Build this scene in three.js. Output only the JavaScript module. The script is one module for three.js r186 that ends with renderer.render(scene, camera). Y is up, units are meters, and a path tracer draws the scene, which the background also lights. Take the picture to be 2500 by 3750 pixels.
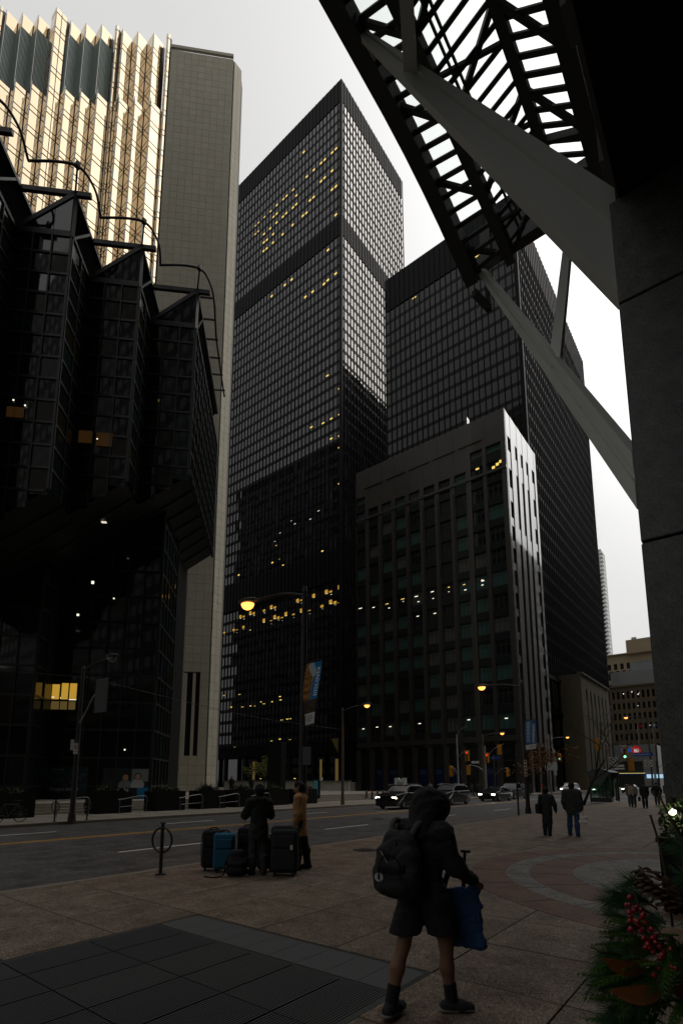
import * as THREE from 'three';
import { mergeGeometries } from 'three/addons/utils/BufferGeometryUtils.js';
import { RoundedBoxGeometry } from 'three/addons/geometries/RoundedBoxGeometry.js';

// ---------------------------------------------------------------- camera, sky, sun, exposure
// World: y up, metres. -z runs north along the avenue, -x is the far (west) side of it.
const scene = new THREE.Scene();
const camera = new THREE.PerspectiveCamera(106.72, 2500 / 3750, 0.1, 3000);
camera.position.set(0, 1.8, 0);
camera.rotation.order = 'YXZ';
camera.rotation.y = THREE.MathUtils.degToRad(38.1);
camera.rotation.x = THREE.MathUtils.degToRad(8.88);
camera.setViewOffset(2500, 5128, 0, 0, 2500, 3750);          // shift lens: verticals stay nearly upright
const renderer = new THREE.WebGLRenderer({ antialias: true });
renderer.toneMapping = THREE.LinearToneMapping;
renderer.toneMappingExposure = 0.62;
renderer.shadowMap.enabled = true;

let seed = 7;
function rnd() { seed = (seed + 0x6D2B79F5) | 0; let t = Math.imul(seed ^ (seed >>> 15), 1 | seed); t = (t + Math.imul(t ^ (t >>> 7), 61 | t)) ^ t; return ((t ^ (t >>> 14)) >>> 0) / 4294967296; }
const rr = (a, b) => a + (b - a) * rnd();
function hash3(x, y, z) { let h = Math.imul(x | 0, 374761393) ^ Math.imul(y | 0, 668265263) ^ Math.imul(z | 0, 2147483647 - 40503); h = Math.imul(h ^ (h >>> 13), 1274126177); return ((h ^ (h >>> 16)) >>> 0) / 4294967296; }
function vnoise(x, y, z) {
  const xi = Math.floor(x), yi = Math.floor(y), zi = Math.floor(z), f = t => t * t * (3 - 2 * t), u = f(x - xi), v = f(y - yi), w = f(z - zi);
  const l = (a, b, t) => a + (b - a) * t;
  return l(l(l(hash3(xi, yi, zi), hash3(xi + 1, yi, zi), u), l(hash3(xi, yi + 1, zi), hash3(xi + 1, yi + 1, zi), u), v),
    l(l(hash3(xi, yi, zi + 1), hash3(xi + 1, yi, zi + 1), u), l(hash3(xi, yi + 1, zi + 1), hash3(xi + 1, yi + 1, zi + 1), u), v), w);
}
const fbm = (x, y, z, o = 4) => { let s = 0, a = .5; for (let i = 0; i < o; i++) { s += a * vnoise(x, y, z); x *= 2.03; y *= 2.03; z *= 2.03; a *= .5; } return s; };

// overcast sky, with a bright glow added round the sun for the window reflections
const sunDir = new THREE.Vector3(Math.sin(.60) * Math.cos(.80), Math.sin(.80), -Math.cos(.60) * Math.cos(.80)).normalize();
{
  const W = 1024, H = 512, d = new Float32Array(W * H * 4);
  for (let j = 0; j < H; j++) for (let i = 0; i < W; i++) {
    const el = ((j + .5) / H - .5) * Math.PI, az = ((i + .5) / W - .5) * 2 * Math.PI;
    const x = Math.cos(el) * Math.cos(az), y = Math.sin(el), z = Math.cos(el) * Math.sin(az);
    const yy = Math.max(y, 0) + .25, c = fbm(x / yy * 1.3 + 5, 3.7, z / yy * 1.3 + 9, 5);
    let b = 1.12 * (.80 + .42 * c);
    const ang = Math.acos(Math.min(1, Math.max(-1, x * sunDir.x + y * sunDir.y + z * sunDir.z)));
    b += 4.2 * Math.exp(-Math.pow(ang / .46, 2));  // added glow, placed where the east-facing glass mirrors it
    if (y < 0) b = 0.12;
    const k = (j * W + i) * 4; d[k] = b * 1.0; d[k + 1] = b * .995; d[k + 2] = b * .985; d[k + 3] = 1;
  }
  const sky = new THREE.DataTexture(d, W, H, THREE.RGBAFormat, THREE.FloatType);
  sky.mapping = THREE.EquirectangularReflectionMapping; sky.magFilter = THREE.LinearFilter; sky.needsUpdate = true;
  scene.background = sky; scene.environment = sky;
}
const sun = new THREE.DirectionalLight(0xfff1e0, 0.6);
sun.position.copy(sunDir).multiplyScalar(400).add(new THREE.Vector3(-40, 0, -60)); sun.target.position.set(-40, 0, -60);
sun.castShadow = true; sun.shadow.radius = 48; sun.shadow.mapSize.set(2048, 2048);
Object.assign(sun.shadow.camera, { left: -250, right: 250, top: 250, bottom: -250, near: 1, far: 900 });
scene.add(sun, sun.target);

// ---------------------------------------------------------------- helpers
const taken = {};
function numbered(n) { if (!(n in taken)) { taken[n] = 0; return n; } return n + '_' + String(++taken[n]).padStart(3, '0'); }
function tag(o, label, category, group, kind) { if (label) o.userData.label = label; if (category) o.userData.category = category; if (group) o.userData.group = group; if (kind) o.userData.kind = kind; return o; }
function thing(name, label, category, p = [0, 0, 0], turn = 0, group) { const o = new THREE.Group(); o.name = numbered(name); o.position.set(...p); o.rotation.y = turn; tag(o, label, category, group); scene.add(o); return o; }
function solo(name, geo, mat, label, category, p = [0, 0, 0], turn = 0, group) { const o = mesh(geo, mat); o.name = numbered(name); o.position.set(...p); o.rotation.y = turn; tag(o, label, category, group); scene.add(o); return o; }
function mesh(geo, mat) { const m = new THREE.Mesh(geo, mat); m.castShadow = m.receiveShadow = true; return m; }
function part(parent, name, geo, mat, p, r) { const m = mesh(geo, mat); m.name = name; if (p) m.position.set(...p); if (r) m.rotation.set(...r); parent.add(m); return m; }
function struct(name, geo, mat) { const m = mesh(geo, mat); m.name = name; m.userData.kind = 'structure'; scene.add(m); return m; }
const UB = new THREE.BoxGeometry(1, 1, 1);
function bx(parent, name, mat, x, y, z, sx, sy, sz, ry = 0) { const m = part(parent, name, UB, mat, [x, y, z]); m.scale.set(sx, sy, sz); if (ry) m.rotation.y = ry; return m; }
function G(list) {                                             // join pieces of ONE part
  const l = list.map(g => { const h = g.index ? g.toNonIndexed() : g.clone(); for (const k of Object.keys(h.attributes)) if (!['position', 'normal', 'uv'].includes(k)) h.deleteAttribute(k); if (!h.attributes.uv) h.setAttribute('uv', new THREE.BufferAttribute(new Float32Array(h.attributes.position.count * 2), 2)); if (!h.attributes.normal) h.computeVertexNormals(); return h; });
  return mergeGeometries(l);
}
const box = (sx, sy, sz, x = 0, y = 0, z = 0) => new THREE.BoxGeometry(sx, sy, sz).translate(x, y, z);
const rbox = (sx, sy, sz, r, x = 0, y = 0, z = 0, s = 2) => new RoundedBoxGeometry(sx, sy, sz, s, r).translate(x, y, z);
const cyl = (r0, r1, h, x = 0, y = 0, z = 0, n = 12) => new THREE.CylinderGeometry(r1, r0, h, n).translate(x, y + h / 2, z);
const V = (x, y, z) => new THREE.Vector3(x, y, z);
function bar(a, b, r, r2 = r, n = 8) {                           // round bar from a to b
  const A = V(...a), B = V(...b), g = new THREE.CylinderGeometry(r2, r, A.distanceTo(B), n);
  g.applyQuaternion(new THREE.Quaternion().setFromUnitVectors(V(0, 1, 0), B.clone().sub(A).normalize()));
  return g.translate((A.x + B.x) / 2, (A.y + B.y) / 2, (A.z + B.z) / 2);
}
const tube = (pts, r, seg = 24, n = 8, closed = false) => new THREE.TubeGeometry(new THREE.CatmullRomCurve3(pts.map(p => V(...p)), closed, 'centripetal'), seg, r, n, closed);
function beam(a, b, w, h, w2 = w, h2 = h) {                      // square bar, tapered
  const A = V(...a), B = V(...b), d = B.clone().sub(A), L = d.length(); d.normalize();
  const s = Math.abs(d.y) > .999 ? V(1, 0, 0) : V(0, 1, 0).cross(d).normalize(), u = d.clone().cross(s).normalize();
  const g = new THREE.BoxGeometry(1, 1, L), p = g.attributes.position;
  for (let i = 0; i < p.count; i++) { const t = p.getZ(i) / L + .5, q = A.clone().lerp(B, t).addScaledVector(s, p.getX(i) * (w + (w2 - w) * t)).addScaledVector(u, p.getY(i) * (h + (h2 - h) * t)); p.setXYZ(i, q.x, q.y, q.z); }
  g.computeVertexNormals(); return g;
}
// up to `most` pieces as meshes of their own, nearest first, the others as one instanced part
function pieces(parent, name, geo, list, most = 300) {
  const eye = camera.position, d = m => { const e = m.m.elements; return (e[12] - eye.x) ** 2 + (e[13] - eye.y) ** 2 + (e[14] - eye.z) ** 2; };
  const s = list.map(q => [d(q) + (q.hid ? 1e9 : 0), q]).sort((a, b) => a[0] - b[0]).map(a => a[1]);
  s.slice(0, most).forEach(q => { const o = mesh(q.geo || geo, q.mat); o.name = name; q.m.decompose(o.position, o.quaternion, o.scale); parent.add(o); });
  const rest = new Map(); s.slice(most).forEach(q => { const k = q.mat.uuid + (q.geo || geo).uuid; if (!rest.has(k)) rest.set(k, []); rest.get(k).push(q); });
  for (const l of rest.values()) { const im = new THREE.InstancedMesh(l[0].geo || geo, l[0].mat, l.length); im.name = name + '_field'; im.userData.kind = 'stuff'; im.castShadow = im.receiveShadow = true; l.forEach((q, i) => im.setMatrixAt(i, q.m)); parent.add(im); }
}
const TM = (x, y, z, ry = 0, sx = 1, sy = 1, sz = 1) => new THREE.Matrix4().compose(V(x, y, z), new THREE.Quaternion().setFromAxisAngle(V(0, 1, 0), ry), V(sx, sy, sz));

// ---------------------------------------------------------------- textures and materials
function noiseTex(n, f, srgb = true) { const d = new Uint8Array(n * n * 4); for (let j = 0; j < n; j++) for (let i = 0; i < n; i++) { const c = f(i, j, n), k = (j * n + i) * 4; d[k] = c[0]; d[k + 1] = c[1]; d[k + 2] = c[2]; d[k + 3] = 255; } const t = new THREE.DataTexture(d, n, n); t.wrapS = t.wrapT = THREE.RepeatWrapping; t.magFilter = THREE.LinearFilter; t.minFilter = THREE.LinearMipmapLinearFilter; t.generateMipmaps = true; if (srgb) t.colorSpace = THREE.SRGBColorSpace; t.needsUpdate = true; return t; }
const per = (i, j, n, s, k) => { const a = i / n * s, b = j / n * s, m = (x, y) => hash3(((x % s) + s) % s, ((y % s) + s) % s, k), xi = Math.floor(a), yi = Math.floor(b), f = t => t * t * (3 - 2 * t), u = f(a - xi), v = f(b - yi); return (m(xi, yi) * (1 - u) + m(xi + 1, yi) * u) * (1 - v) + (m(xi, yi + 1) * (1 - u) + m(xi + 1, yi + 1) * u) * v; };
const speck = (base, amp, coarse = .25) => noiseTex(512, (i, j, n) => { const a = per(i, j, n, 256, 1), b = per(i, j, n, 128, 2), c = per(i, j, n, 24, 3), e = per(i, j, n, 6, 4); const s = (a - .5) * amp + (b - .5) * amp * .8 + (c - .5) * amp * coarse + (e - .5) * amp * coarse * 1.4 + (a > .93 ? amp * .5 : 0) - (b > .9 ? amp * .4 : 0); const w = (per(i, j, n, 128, 9) - .5) * amp * .25; return base.map((q, k) => Math.max(0, Math.min(255, q + s + (k === 0 ? w : k === 2 ? -w : 0)))); });
const aggTex = speck([106, 92, 76], 90), aggGrey = speck([104, 101, 95], 84), aggBrown = speck([98, 69, 55], 50), asphTex = speck([66, 65, 63], 52, .5), concTex = speck([204, 199, 186], 16, .5), graniteTex = speck([84, 87, 84], 80, .2);
const grainBump = noiseTex(256, (i, j, n) => { const q = (per(i, j, n, 128, 5) * .6 + per(i, j, n, 64, 6) * .4) * 255; return [q, q, q]; }, false);
const rep = (t, s) => { const c = t.clone(); c.repeat.set(s, s); c.needsUpdate = true; return c; };
const S = (o) => new THREE.MeshStandardMaterial(o), P = (o) => new THREE.MeshPhysicalMaterial(o);
const lin = (r, g, b) => new THREE.Color().setRGB(r, g, b);
const mat = (r, g, b, rough = .8, o = {}) => S({ color: lin(r, g, b), roughness: rough, ...o });
const glow = (r, g, b, k) => S({ color: lin(.02, .02, .02), emissive: lin(r, g, b), emissiveIntensity: k, roughness: .6 });
const M = {
  agg: S({ map: aggTex, roughness: .75, bumpMap: grainBump, bumpScale: .002 }), aggG: S({ map: aggGrey, roughness: .72, bumpMap: grainBump, bumpScale: .002 }), aggB: S({ map: aggBrown, roughness: .7, bumpMap: grainBump, bumpScale: .002 }),
  asphalt: S({ map: asphTex, roughness: .62, bumpMap: grainBump, bumpScale: .003 }),
  conc: S({ map: concTex, roughness: .85 }), joint: mat(.05, .047, .042, .95), walk: S({ map: concTex, color: lin(.40, .38, .35), roughness: .85 }), kerb: S({ map: concTex, color: lin(.37, .34, .30), roughness: .85 }),
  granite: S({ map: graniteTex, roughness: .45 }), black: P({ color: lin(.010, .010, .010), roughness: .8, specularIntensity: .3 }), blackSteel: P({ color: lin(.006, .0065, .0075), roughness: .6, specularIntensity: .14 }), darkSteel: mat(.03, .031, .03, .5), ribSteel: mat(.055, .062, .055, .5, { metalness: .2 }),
  strut: mat(.80, .82, .77, .6), galv: mat(.32, .33, .33, .42, { metalness: .75 }), chrome: mat(.22, .22, .22, .35, { metalness: 1 }), pole: mat(.035, .032, .028, .6), poleTan: mat(.10, .085, .065, .7),
  towerGlass: P({ color: lin(.016, .012, .015), roughness: .03, ior: 1.53 }), darkGlass: P({ color: lin(.010, .015, .014), roughness: .03, ior: 1.55 }), tealBlind: P({ color: lin(.05, .115, .10), roughness: .12, ior: 1.5 }), greyBlind: P({ color: lin(.10, .105, .095), roughness: .12, ior: 1.5 }),
  tower2Glass: P({ color: lin(.010, .010, .010), roughness: .04, ior: 1.5, specularIntensity: .55 }),
  towerBlind: P({ color: lin(.042, .034, .036), roughness: .05, ior: 1.53 }), towerBlind2: P({ color: lin(.026, .021, .028), roughness: .04, ior: 1.53 }),
  gold: S({ color: lin(.70, .56, .38), metalness: 1, roughness: .06 }), goldFrame: mat(.05, .042, .028, .5), louver: mat(.46, .54, .49, .5), lightFrame: mat(.45, .45, .43, .45, { metalness: .4 }),
  ceilingLight: glow(1, .70, .16, 1.7), warmWindow: glow(1, .56, .07, .75), whiteLight: glow(1, .93, .75, 2.2), softLight: glow(1, .9, .7, 1.3), faintWindow: glow(.9, .40, .08, .035), dimGlow: glow(.8, .55, .16, .16), lamp: glow(1, .38, .075, 4.8), headlight: glow(.95, 1, .9, 12), tail: glow(1, .03, .02, .8), green: glow(.25, 1, .62, 3.2), red: glow(1, .04, .02, 1.6), screen: glow(.45, .75, 1, 1.3),
  stoneDark: S({ map: concTex, color: lin(.17, .15, .12), roughness: .5 }), stone: S({ map: concTex, color: lin(.30, .25, .18), roughness: .85 }), stone2: S({ map: concTex, color: lin(.36, .30, .22), roughness: .85 }), limestone: S({ map: concTex, color: lin(.28, .25, .19), roughness: .85 }), metalPanel: mat(.32, .33, .33, .5, { metalness: .3 }),
  white: mat(.75, .75, .73, .6), paint: mat(.62, .62, .58, .7), yellow: mat(.55, .28, .03, .7), signalYellow: mat(.55, .25, .01, .5), blueSign: mat(.01, .05, .35, .45), redSign: mat(.6, .02, .02, .5), orange: mat(.5, .14, .02, .6),
  rubber: mat(.012, .012, .012, .8), carBlack: P({ color: lin(.008, .009, .01), roughness: .25, clearcoat: .5, clearcoatRoughness: .08 }), carWhite: P({ color: lin(.62, .63, .62), roughness: .3, clearcoat: 1, clearcoatRoughness: .05 }), carGrey: P({ color: lin(.018, .019, .02), roughness: .3, clearcoat: .5, clearcoatRoughness: .05 }), alloy: mat(.3, .3, .31, .35, { metalness: .8 }), plate: mat(.5, .52, .55, .5), glassCar: P({ color: lin(.006, .008, .009), roughness: .04, ior: 1.5 }),
  soil: mat(.02, .015, .01, .95), bark: mat(.03, .024, .018, .9)
};
// ---------------------------------------------------------------- ground, road, pavements
function uvMetres(g, s, ox = 0, oz = 0) { const p = g.attributes.position, n = g.attributes.normal, u = g.attributes.uv; for (let i = 0; i < p.count; i++) { const ax = Math.abs(n.getX(i)), ay = Math.abs(n.getY(i)), az = Math.abs(n.getZ(i)); if (ay >= ax && ay >= az) u.setXY(i, p.getX(i) / s + ox, p.getZ(i) / s + oz); else if (ax >= az) u.setXY(i, p.getZ(i) / s + ox, p.getY(i) / s + oz); else u.setXY(i, p.getX(i) / s + ox, p.getY(i) / s + oz); } return g; }
struct('road', uvMetres(box(2400, .1, 2400, 0, -.18, 0), 2.2), M.asphalt);
const slabBox = (x0, x1, z0, z1, y0, y1, s = 2) => uvMetres(box(Math.abs(x1 - x0), y1 - y0, Math.abs(z1 - z0), (x0 + x1) / 2, (y0 + y1) / 2, (z0 + z1) / 2), s);
// near pavement: mortar bed with a pit under the grating, slabs on top
const near = new THREE.Group(); near.name = 'pavement'; near.userData.kind = 'structure'; scene.add(near);
part(near, 'mortar_bed', G([slabBox(-9.8, -6.2, 20, -60, -.13, -.04), slabBox(-2.6, 60, 20, -60, -.13, -.04), slabBox(-6.2, -2.6, -4.72, -60, -.13, -.04), slabBox(-6.2, -2.6, 1.28, 20, -.13, -.04)]), M.joint);
{
  const vs = []; for (let k = 0; k < 8; k++) { const g = new RoundedBoxGeometry(1.186, .04, 1.186, 1, .006); uvMetres(g, 1.35, rnd() * 7, rnd() * 7); vs.push(g); }
  const list = [], mats = [M.agg, M.agg, S({ map: aggTex, color: lin(.9, .87, .86), roughness: .75, bumpMap: grainBump, bumpScale: .002 }), S({ map: aggTex, color: lin(1, .96, .92), roughness: .72, bumpMap: grainBump, bumpScale: .002 })];
  for (let i = 0; i < 11; i++) for (let k = -13; k < 47; k++) {
    const x = -9.8 + .6 + 1.2 * i, z = -4.72 - .6 - 1.2 * k; if (x > -6.2 && x < -2.6 && z > -4.72 && z < 1.28) continue;
    if (z > 6) continue;
    list.push({ m: TM(x, -.02 + (rnd() - .5) * .003, z, Math.floor(rnd() * 4) * Math.PI / 2), mat: mats[Math.floor(rnd() * 4)], geo: vs[Math.floor(rnd() * 8)], hid: z > 0 || x > .5 });
  }
  pieces(near, 'paving_slab', vs[0], list, 300);
  // ring inlay round the column
  const ringSeg = (r0, r1, a0, a1, m, name) => { const sh = new THREE.Shape(); sh.absarc(0, 0, r1, a0, a1, false); sh.absarc(0, 0, r0, a1, a0, true); const g = new THREE.ExtrudeGeometry(sh, { depth: .012, bevelEnabled: false, curveSegments: 10 }); g.rotateX(-Math.PI / 2); const p = g.attributes.position, u = g.attributes.uv; for (let i = 0; i < p.count; i++) u.setXY(i, p.getX(i) / 1.35, p.getZ(i) / 1.35); part(near, name, g, m, [-.05, -.006, -12.15]); };
  const nS = 20; for (let s = 0; s < nS; s++) { const a0 = s / nS * 2 * Math.PI + .004, a1 = (s + 1) / nS * 2 * Math.PI - .004; ringSeg(4.36, 5.05, a0, a1, M.aggB, 'inlay_stone'); ringSeg(3.91, 4.35, a0 + .1, a1 + .1, M.aggG, 'inlay_stone'); ringSeg(3.1, 3.90, a0 + .05, a1 + .05, M.aggB, 'inlay_stone'); if (s % 2 === 0) ringSeg(1.0, 3.09, a0 + .02, a0 + 4 * Math.PI / nS - .006 + .02, M.aggG, 'inlay_stone'); }
}
// kerbs
function kerbRow(name, x, z0, z1, w, mt) { const g = new THREE.Group(); g.name = name; g.userData.kind = 'structure'; scene.add(g); const geo = uvMetres(new RoundedBoxGeometry(w, .15, 1.79, 1, .02), 1.5); for (let z = z0; z > z1; z -= 1.8) part(g, 'kerbstone', geo, mt, [x, -.068, z - .9]); }
kerbRow('kerb', -9.9, 6, -60, .2, M.kerb); kerbRow('kerb_far', -24.92, 6, -60, .25, M.kerb);
// far pavement, terrace and its steps
struct('pavement_far', G([slabBox(-25.05, -60, 20, -60, -.13, 0)]), M.walk);
{
  const t = new THREE.Group(); t.name = 'terrace'; t.userData.kind = 'structure'; scene.add(t);
  for (let k = 0; k < 4; k++) part(t, 'step', slabBox(-30.7 - k * .38, -60, 10, -56, .002 + k * .14, .14 + k * .14), M.walk);
  for (let k = 0; k < 34; k++) part(t, 'paving_joint', box(3.6, .006, .02, -27.6, .002, 4 - k * 1.8), M.joint);
  for (let k = 0; k < 3; k++) part(t, 'paving_joint', box(.02, .006, 64, -26.2 - k * 1.3, .003, -28), M.joint);
}
struct('pavement_north_west', slabBox(-24.8, -200, -76, -260, -.13, 0), M.walk);
struct('pavement_north_east', slabBox(-10, 60, -76, -260, -.13, 0), M.walk);
// painted markings
function mark(x0, x1, z0, z1, m, name = 'road_marking') { const o = struct(numbered(name), new THREE.BoxGeometry(Math.abs(x1 - x0), .004, Math.abs(z1 - z0)).translate((x0 + x1) / 2, -.128, (z0 + z1) / 2), m); return o; }
for (const z of [-7.9, -16.75, -25.6, -34.4, -43.2]) mark(-14.08, -13.93, z, z - 3.05, M.paint, 'lane_dash');
for (const z of [-14.1, -6.5, -23, -32, -41]) mark(-21.68, -21.53, z, z - 3.05, M.paint, 'lane_dash');
mark(-18.56, -18.44, 12, -56, M.yellow, 'centre_line'); mark(-18.82, -18.70, 12, -56, M.yellow, 'centre_line');
mark(-24.4, -10.4, -57.2, -57.5, M.paint, 'crossing_line'); mark(-24.4, -10.4, -60.2, -60.5, M.paint, 'crossing_line'); mark(-24.4, -10.4, -75.2, -75.5, M.paint, 'crossing_line'); mark(-24.4, -10.4, -78.2, -78.5, M.paint, 'crossing_line');
// iron covers in the road and pavement
const cover = (x, z, r, y, lab) => solo('manhole_cover', G([cyl(r, r, .012, 0, 0, 0, 28), ...[...Array(5)].map((_, k) => box(r * 1.5, .006, .03, 0, .014, (k - 2) * r * .3))]), M.darkSteel, lab, 'manhole cover', [x, y, z]);
cover(-8.3, -11.6, .32, 0, 'round iron cover in the pavement beside the banner lamp post'); cover(-15.6, -23, .36, -.13, 'round iron cover in the road ahead of the black car'); cover(-17, -15.5, .36, -.13, 'round iron cover in the road behind the two travellers');
// ventilation grating in the pavement
{
  const g = thing('ventilation_grating', 'large dark iron ventilation grating set in the pavement, plates along its far edge', 'grating', [-4.4, 0, -1.72]);
  part(g, 'pit', G([box(3.6, .05, 6, 0, -1.2, 0), box(.02, 1.1, 6, -1.79, -.65, 0), box(.02, 1.1, 6, 1.79, -.65, 0), box(3.6, 1.1, .02, 0, -.65, -2.99)]), M.black);
  part(g, 'frame', G([box(.05, .06, 6, -1.775, -.035, 0), box(.05, .06, 6, 1.775, -.035, 0), box(3.5, .06, .05, 0, -.035, -2.975), box(3.5, .06, .05, 0, -.04, -2.36)]), M.darkSteel); for (let i = 0; i < 7; i++) part(g, 'bearer', box(.02, .05, 5.3, -1.8 + i * .6, -.05, .3), M.black); for (let k = 0; k < 7; k++) part(g, 'bearer', box(3.5, .05, .02, 0, -.052, -2.343 + k * .885), M.black);
  const iron = mat(.085, .088, .088, .7), iron2 = mat(.07, .073, .077, .7), plateM = mat(.085, .088, .09, .7);
  const bars = []; for (let k = 0; k < 19; k++) bars.push(box(.017, .035, .87, -.276 + k * .0307, 0, 0)); for (let k = 0; k < 9; k++) bars.push(box(.58, .02, .012, 0, -.002, -.4 + k * .1)); 
  const pg = G(bars);
  for (let i = 0; i < 6; i++) for (let k = 0; k < 6; k++) part(g, 'grate_panel', pg, rnd() < .5 ? iron : iron2, [-1.5 + i * .6, -.022, -1.9 + k * .885]);
  const pl = new RoundedBoxGeometry(.385, .03, .57, 1, .004); for (let i = 0; i < 9; i++) part(g, 'cover_plate', pl, plateM, [-1.556 + i * .389, -.018, -2.665]);
}

// ---------------------------------------------------------------- the dark building over the pavement: column, soffit, wall
{
  const t = thing('arcade_building', 'dark office building overhanging the pavement at right, on a grey granite column', 'building');
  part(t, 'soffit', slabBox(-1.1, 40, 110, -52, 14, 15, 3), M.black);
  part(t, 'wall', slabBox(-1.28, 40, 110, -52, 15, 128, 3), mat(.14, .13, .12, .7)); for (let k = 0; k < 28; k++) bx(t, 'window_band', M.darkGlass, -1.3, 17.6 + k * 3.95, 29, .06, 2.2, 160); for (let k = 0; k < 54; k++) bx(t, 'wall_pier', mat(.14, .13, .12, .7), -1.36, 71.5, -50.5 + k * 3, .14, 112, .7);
  part(t, 'lobby_wall', slabBox(9, 12, 110, -52, 0, 14, 3), M.darkSteel);
  const cg = y => uvMetres(new RoundedBoxGeometry(2.56, y, 2.56, 2, .03), 1.1);
  for (const [y0, y1] of [[.02, 6.28], [6.32, 11.5], [11.54, 13.98]]) part(t, 'column_block', cg(y1 - y0), M.granite, [0, (y0 + y1) / 2, -12.15]);
  part(t, 'column_core', box(2.4, 14, 2.4, 0, 7, -12.15), M.black);
  for (const z of [-27.2, -42.2, 4]) part(t, 'column', uvMetres(box(2.56, 14, 2.56, 1.6, 7, z), 1.1), M.granite);
}
// ---------------------------------------------------------------- glass canopy on struts
{
  const t = thing('glass_canopy', 'folded glass and steel canopy with dark ribs over the pavement, top right', 'canopy');
  const yA = z => z > -9.8 ? 0 : -.055 * Math.pow(-9.8 - z, 1.75);
  const O = z => [-6.07, 20.2 + yA(z), z], B2 = z => [-4.83, 19.75 + yA(z) * .35, z], B3 = z => [-3.17, 20.5, z], IN = z => [-1.9, 19.5, z];
  const run = (f, z0, z1, w, h, name) => { const l = []; for (let z = z0; z > z1 + .01; z -= 1.1) l.push(beam(f(z), f(Math.max(z - 1.1, z1)), w, h)); part(t, name, G(l), M.ribSteel); };
  run(O, 0, -15.2, .42, .75, 'edge_beam'); run(B2, 0, -15.5, .3, .5, 'purlin_beam'); run(B3, 0, -15.5, .26, .4, 'purlin_beam'); run(IN, 0, -15.5, .4, .6, 'wall_beam');
  run(z => [-4.42, 19.95, z], 0, -15.3, .05, .12, 'track_rail'); run(z => [-4.28, 20.0, z], 0, -15.3, .05, .12, 'track_rail');
  for (let z = -1.2; z > -15.3; z -= .46) { part(t, 'slat', beam(O(z), B2(z), .14, .05), M.ribSteel); part(t, 'slat', beam(B2(z), B3(z), .125, .05), M.ribSteel); part(t, 'slat', beam(B3(z), IN(z), .15, .05), M.ribSteel); }
  for (let k = 0; k < 7; k++) { const z = -1.6 - k * 2.1; part(t, 'brace', beam(B3(z), IN(z - 1.35), .12, .16), M.ribSteel); part(t, 'brace', beam(B2(z - 1.2), B3(z), .14, .18), M.ribSteel); part(t, 'brace', beam(B2(z), B3(z - .9), .09, .12), M.ribSteel); part(t, 'brace', beam(O(z), B2(z - 1.1), .12, .14), M.ribSteel); if (k % 2) part(t, 'brace', beam(B3(z - 1.5), IN(z - 1.3), .14, .2), M.ribSteel); }
  const pane = P({ color: lin(.93, .97, .95), transmission: 1, thickness: 0, roughness: .02, ior: 1.45 });
  const quad = (a, b, c, d) => { const g = new THREE.BufferGeometry(); g.setAttribute('position', new THREE.Float32BufferAttribute([...a, ...b, ...c, ...a, ...c, ...d], 3)); g.computeVertexNormals(); return g; };
  const up = (p, h) => [p[0], p[1] + h, p[2]];
  for (let z = 0; z > -15.2; z -= 1.84) { const e = Math.max(z - 1.82, -15.4); part(t, 'glass_pane', quad(up(O(z), .42), up(B2(z), .3), up(B2(e), .3), up(O(e), .42)), pane); part(t, 'glass_pane', quad(up(B2(z), .3), up(B3(z), .26), up(B3(e), .26), up(B2(e), .3)), pane); part(t, 'glass_pane', quad(up(B3(z), .26), up(IN(z), .35), up(IN(e), .35), up(B3(e), .26)), pane); }
  part(t, 'end_fascia', G([box(4.75, 1.5, .12, -3.6, 20.85, -15.75), box(4.75, .22, .4, -3.6, 20.05, -15.7), ...[0, 1, 2].map(k => box(.1, 1.5, .3, -5.6 + k * 1.9, 20.85, -15.7))]), M.darkSteel);
  part(t, 'edge_bracket', G([beam([-6.07, 18.6, -15.2], [-5.9, 18.6, -16.1], .2, .2), beam([-5.9, 18.5, -16.1], [-5.9, 20.2, -16.1], .18, .18), beam([-6.2, 19.2, -15.0], [-5.3, 19.9, -15.7], .16, .16)]), M.ribSteel);
  // struts: two tapered box chords with a recessed web
  const vbeam = (A, B, a0, a1, b0, b1, wA, wB) => {                  // bar whose sections stand upright: heights a0..a1 at A, b0..b1 at B
    const d = V(...B).sub(V(...A)).setY(0).normalize(), s = V(d.z, 0, -d.x), g = new THREE.BoxGeometry(1, 1, 1), p = g.attributes.position;
    for (let i = 0; i < p.count; i++) { const e = p.getZ(i) > 0, q = V(...(e ? B : A)), up = p.getY(i) > 0; q.addScaledVector(s, p.getX(i) * (e ? wB : wA)); q.y += e ? (up ? b1 : b0) : (up ? a1 : a0); p.setXYZ(i, q.x, q.y, q.z); }
    g.computeVertexNormals(); return g;
  };
  const strut = (A, B, hA, hB, wA, wB, name) => part(t, name, G([vbeam(A, B, hA * .42, hA, hB * .42, hB, wA, wB), vbeam(A, B, -hA, -hA * .06, -hB, -hB * .06, wA, wB), vbeam(A, B, -hA * .12, hA * .5, -hB * .12, hB * .5, wA * .3, wB * .3)]), M.strut);
  strut([-1.27, 13.25, -11.3], [-5.92, 20.05, -8.25], 1.38, .14, .3, .12, 'strut');
  strut([-1.27, 7.9, -11.6], [-5.95, 19.75, -15.5], .62, .24, .3, .16, 'strut');
  strut([-3.12, 12.6, -13.1], [-2.9, 19.7, -15.6], .26, .2, .3, .24, 'strut_branch');
  strut([-4.9, 18.7, -8.95], [-3.1, 20.4, -5.2], .2, .16, .32, .26, 'strut_branch');
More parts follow.
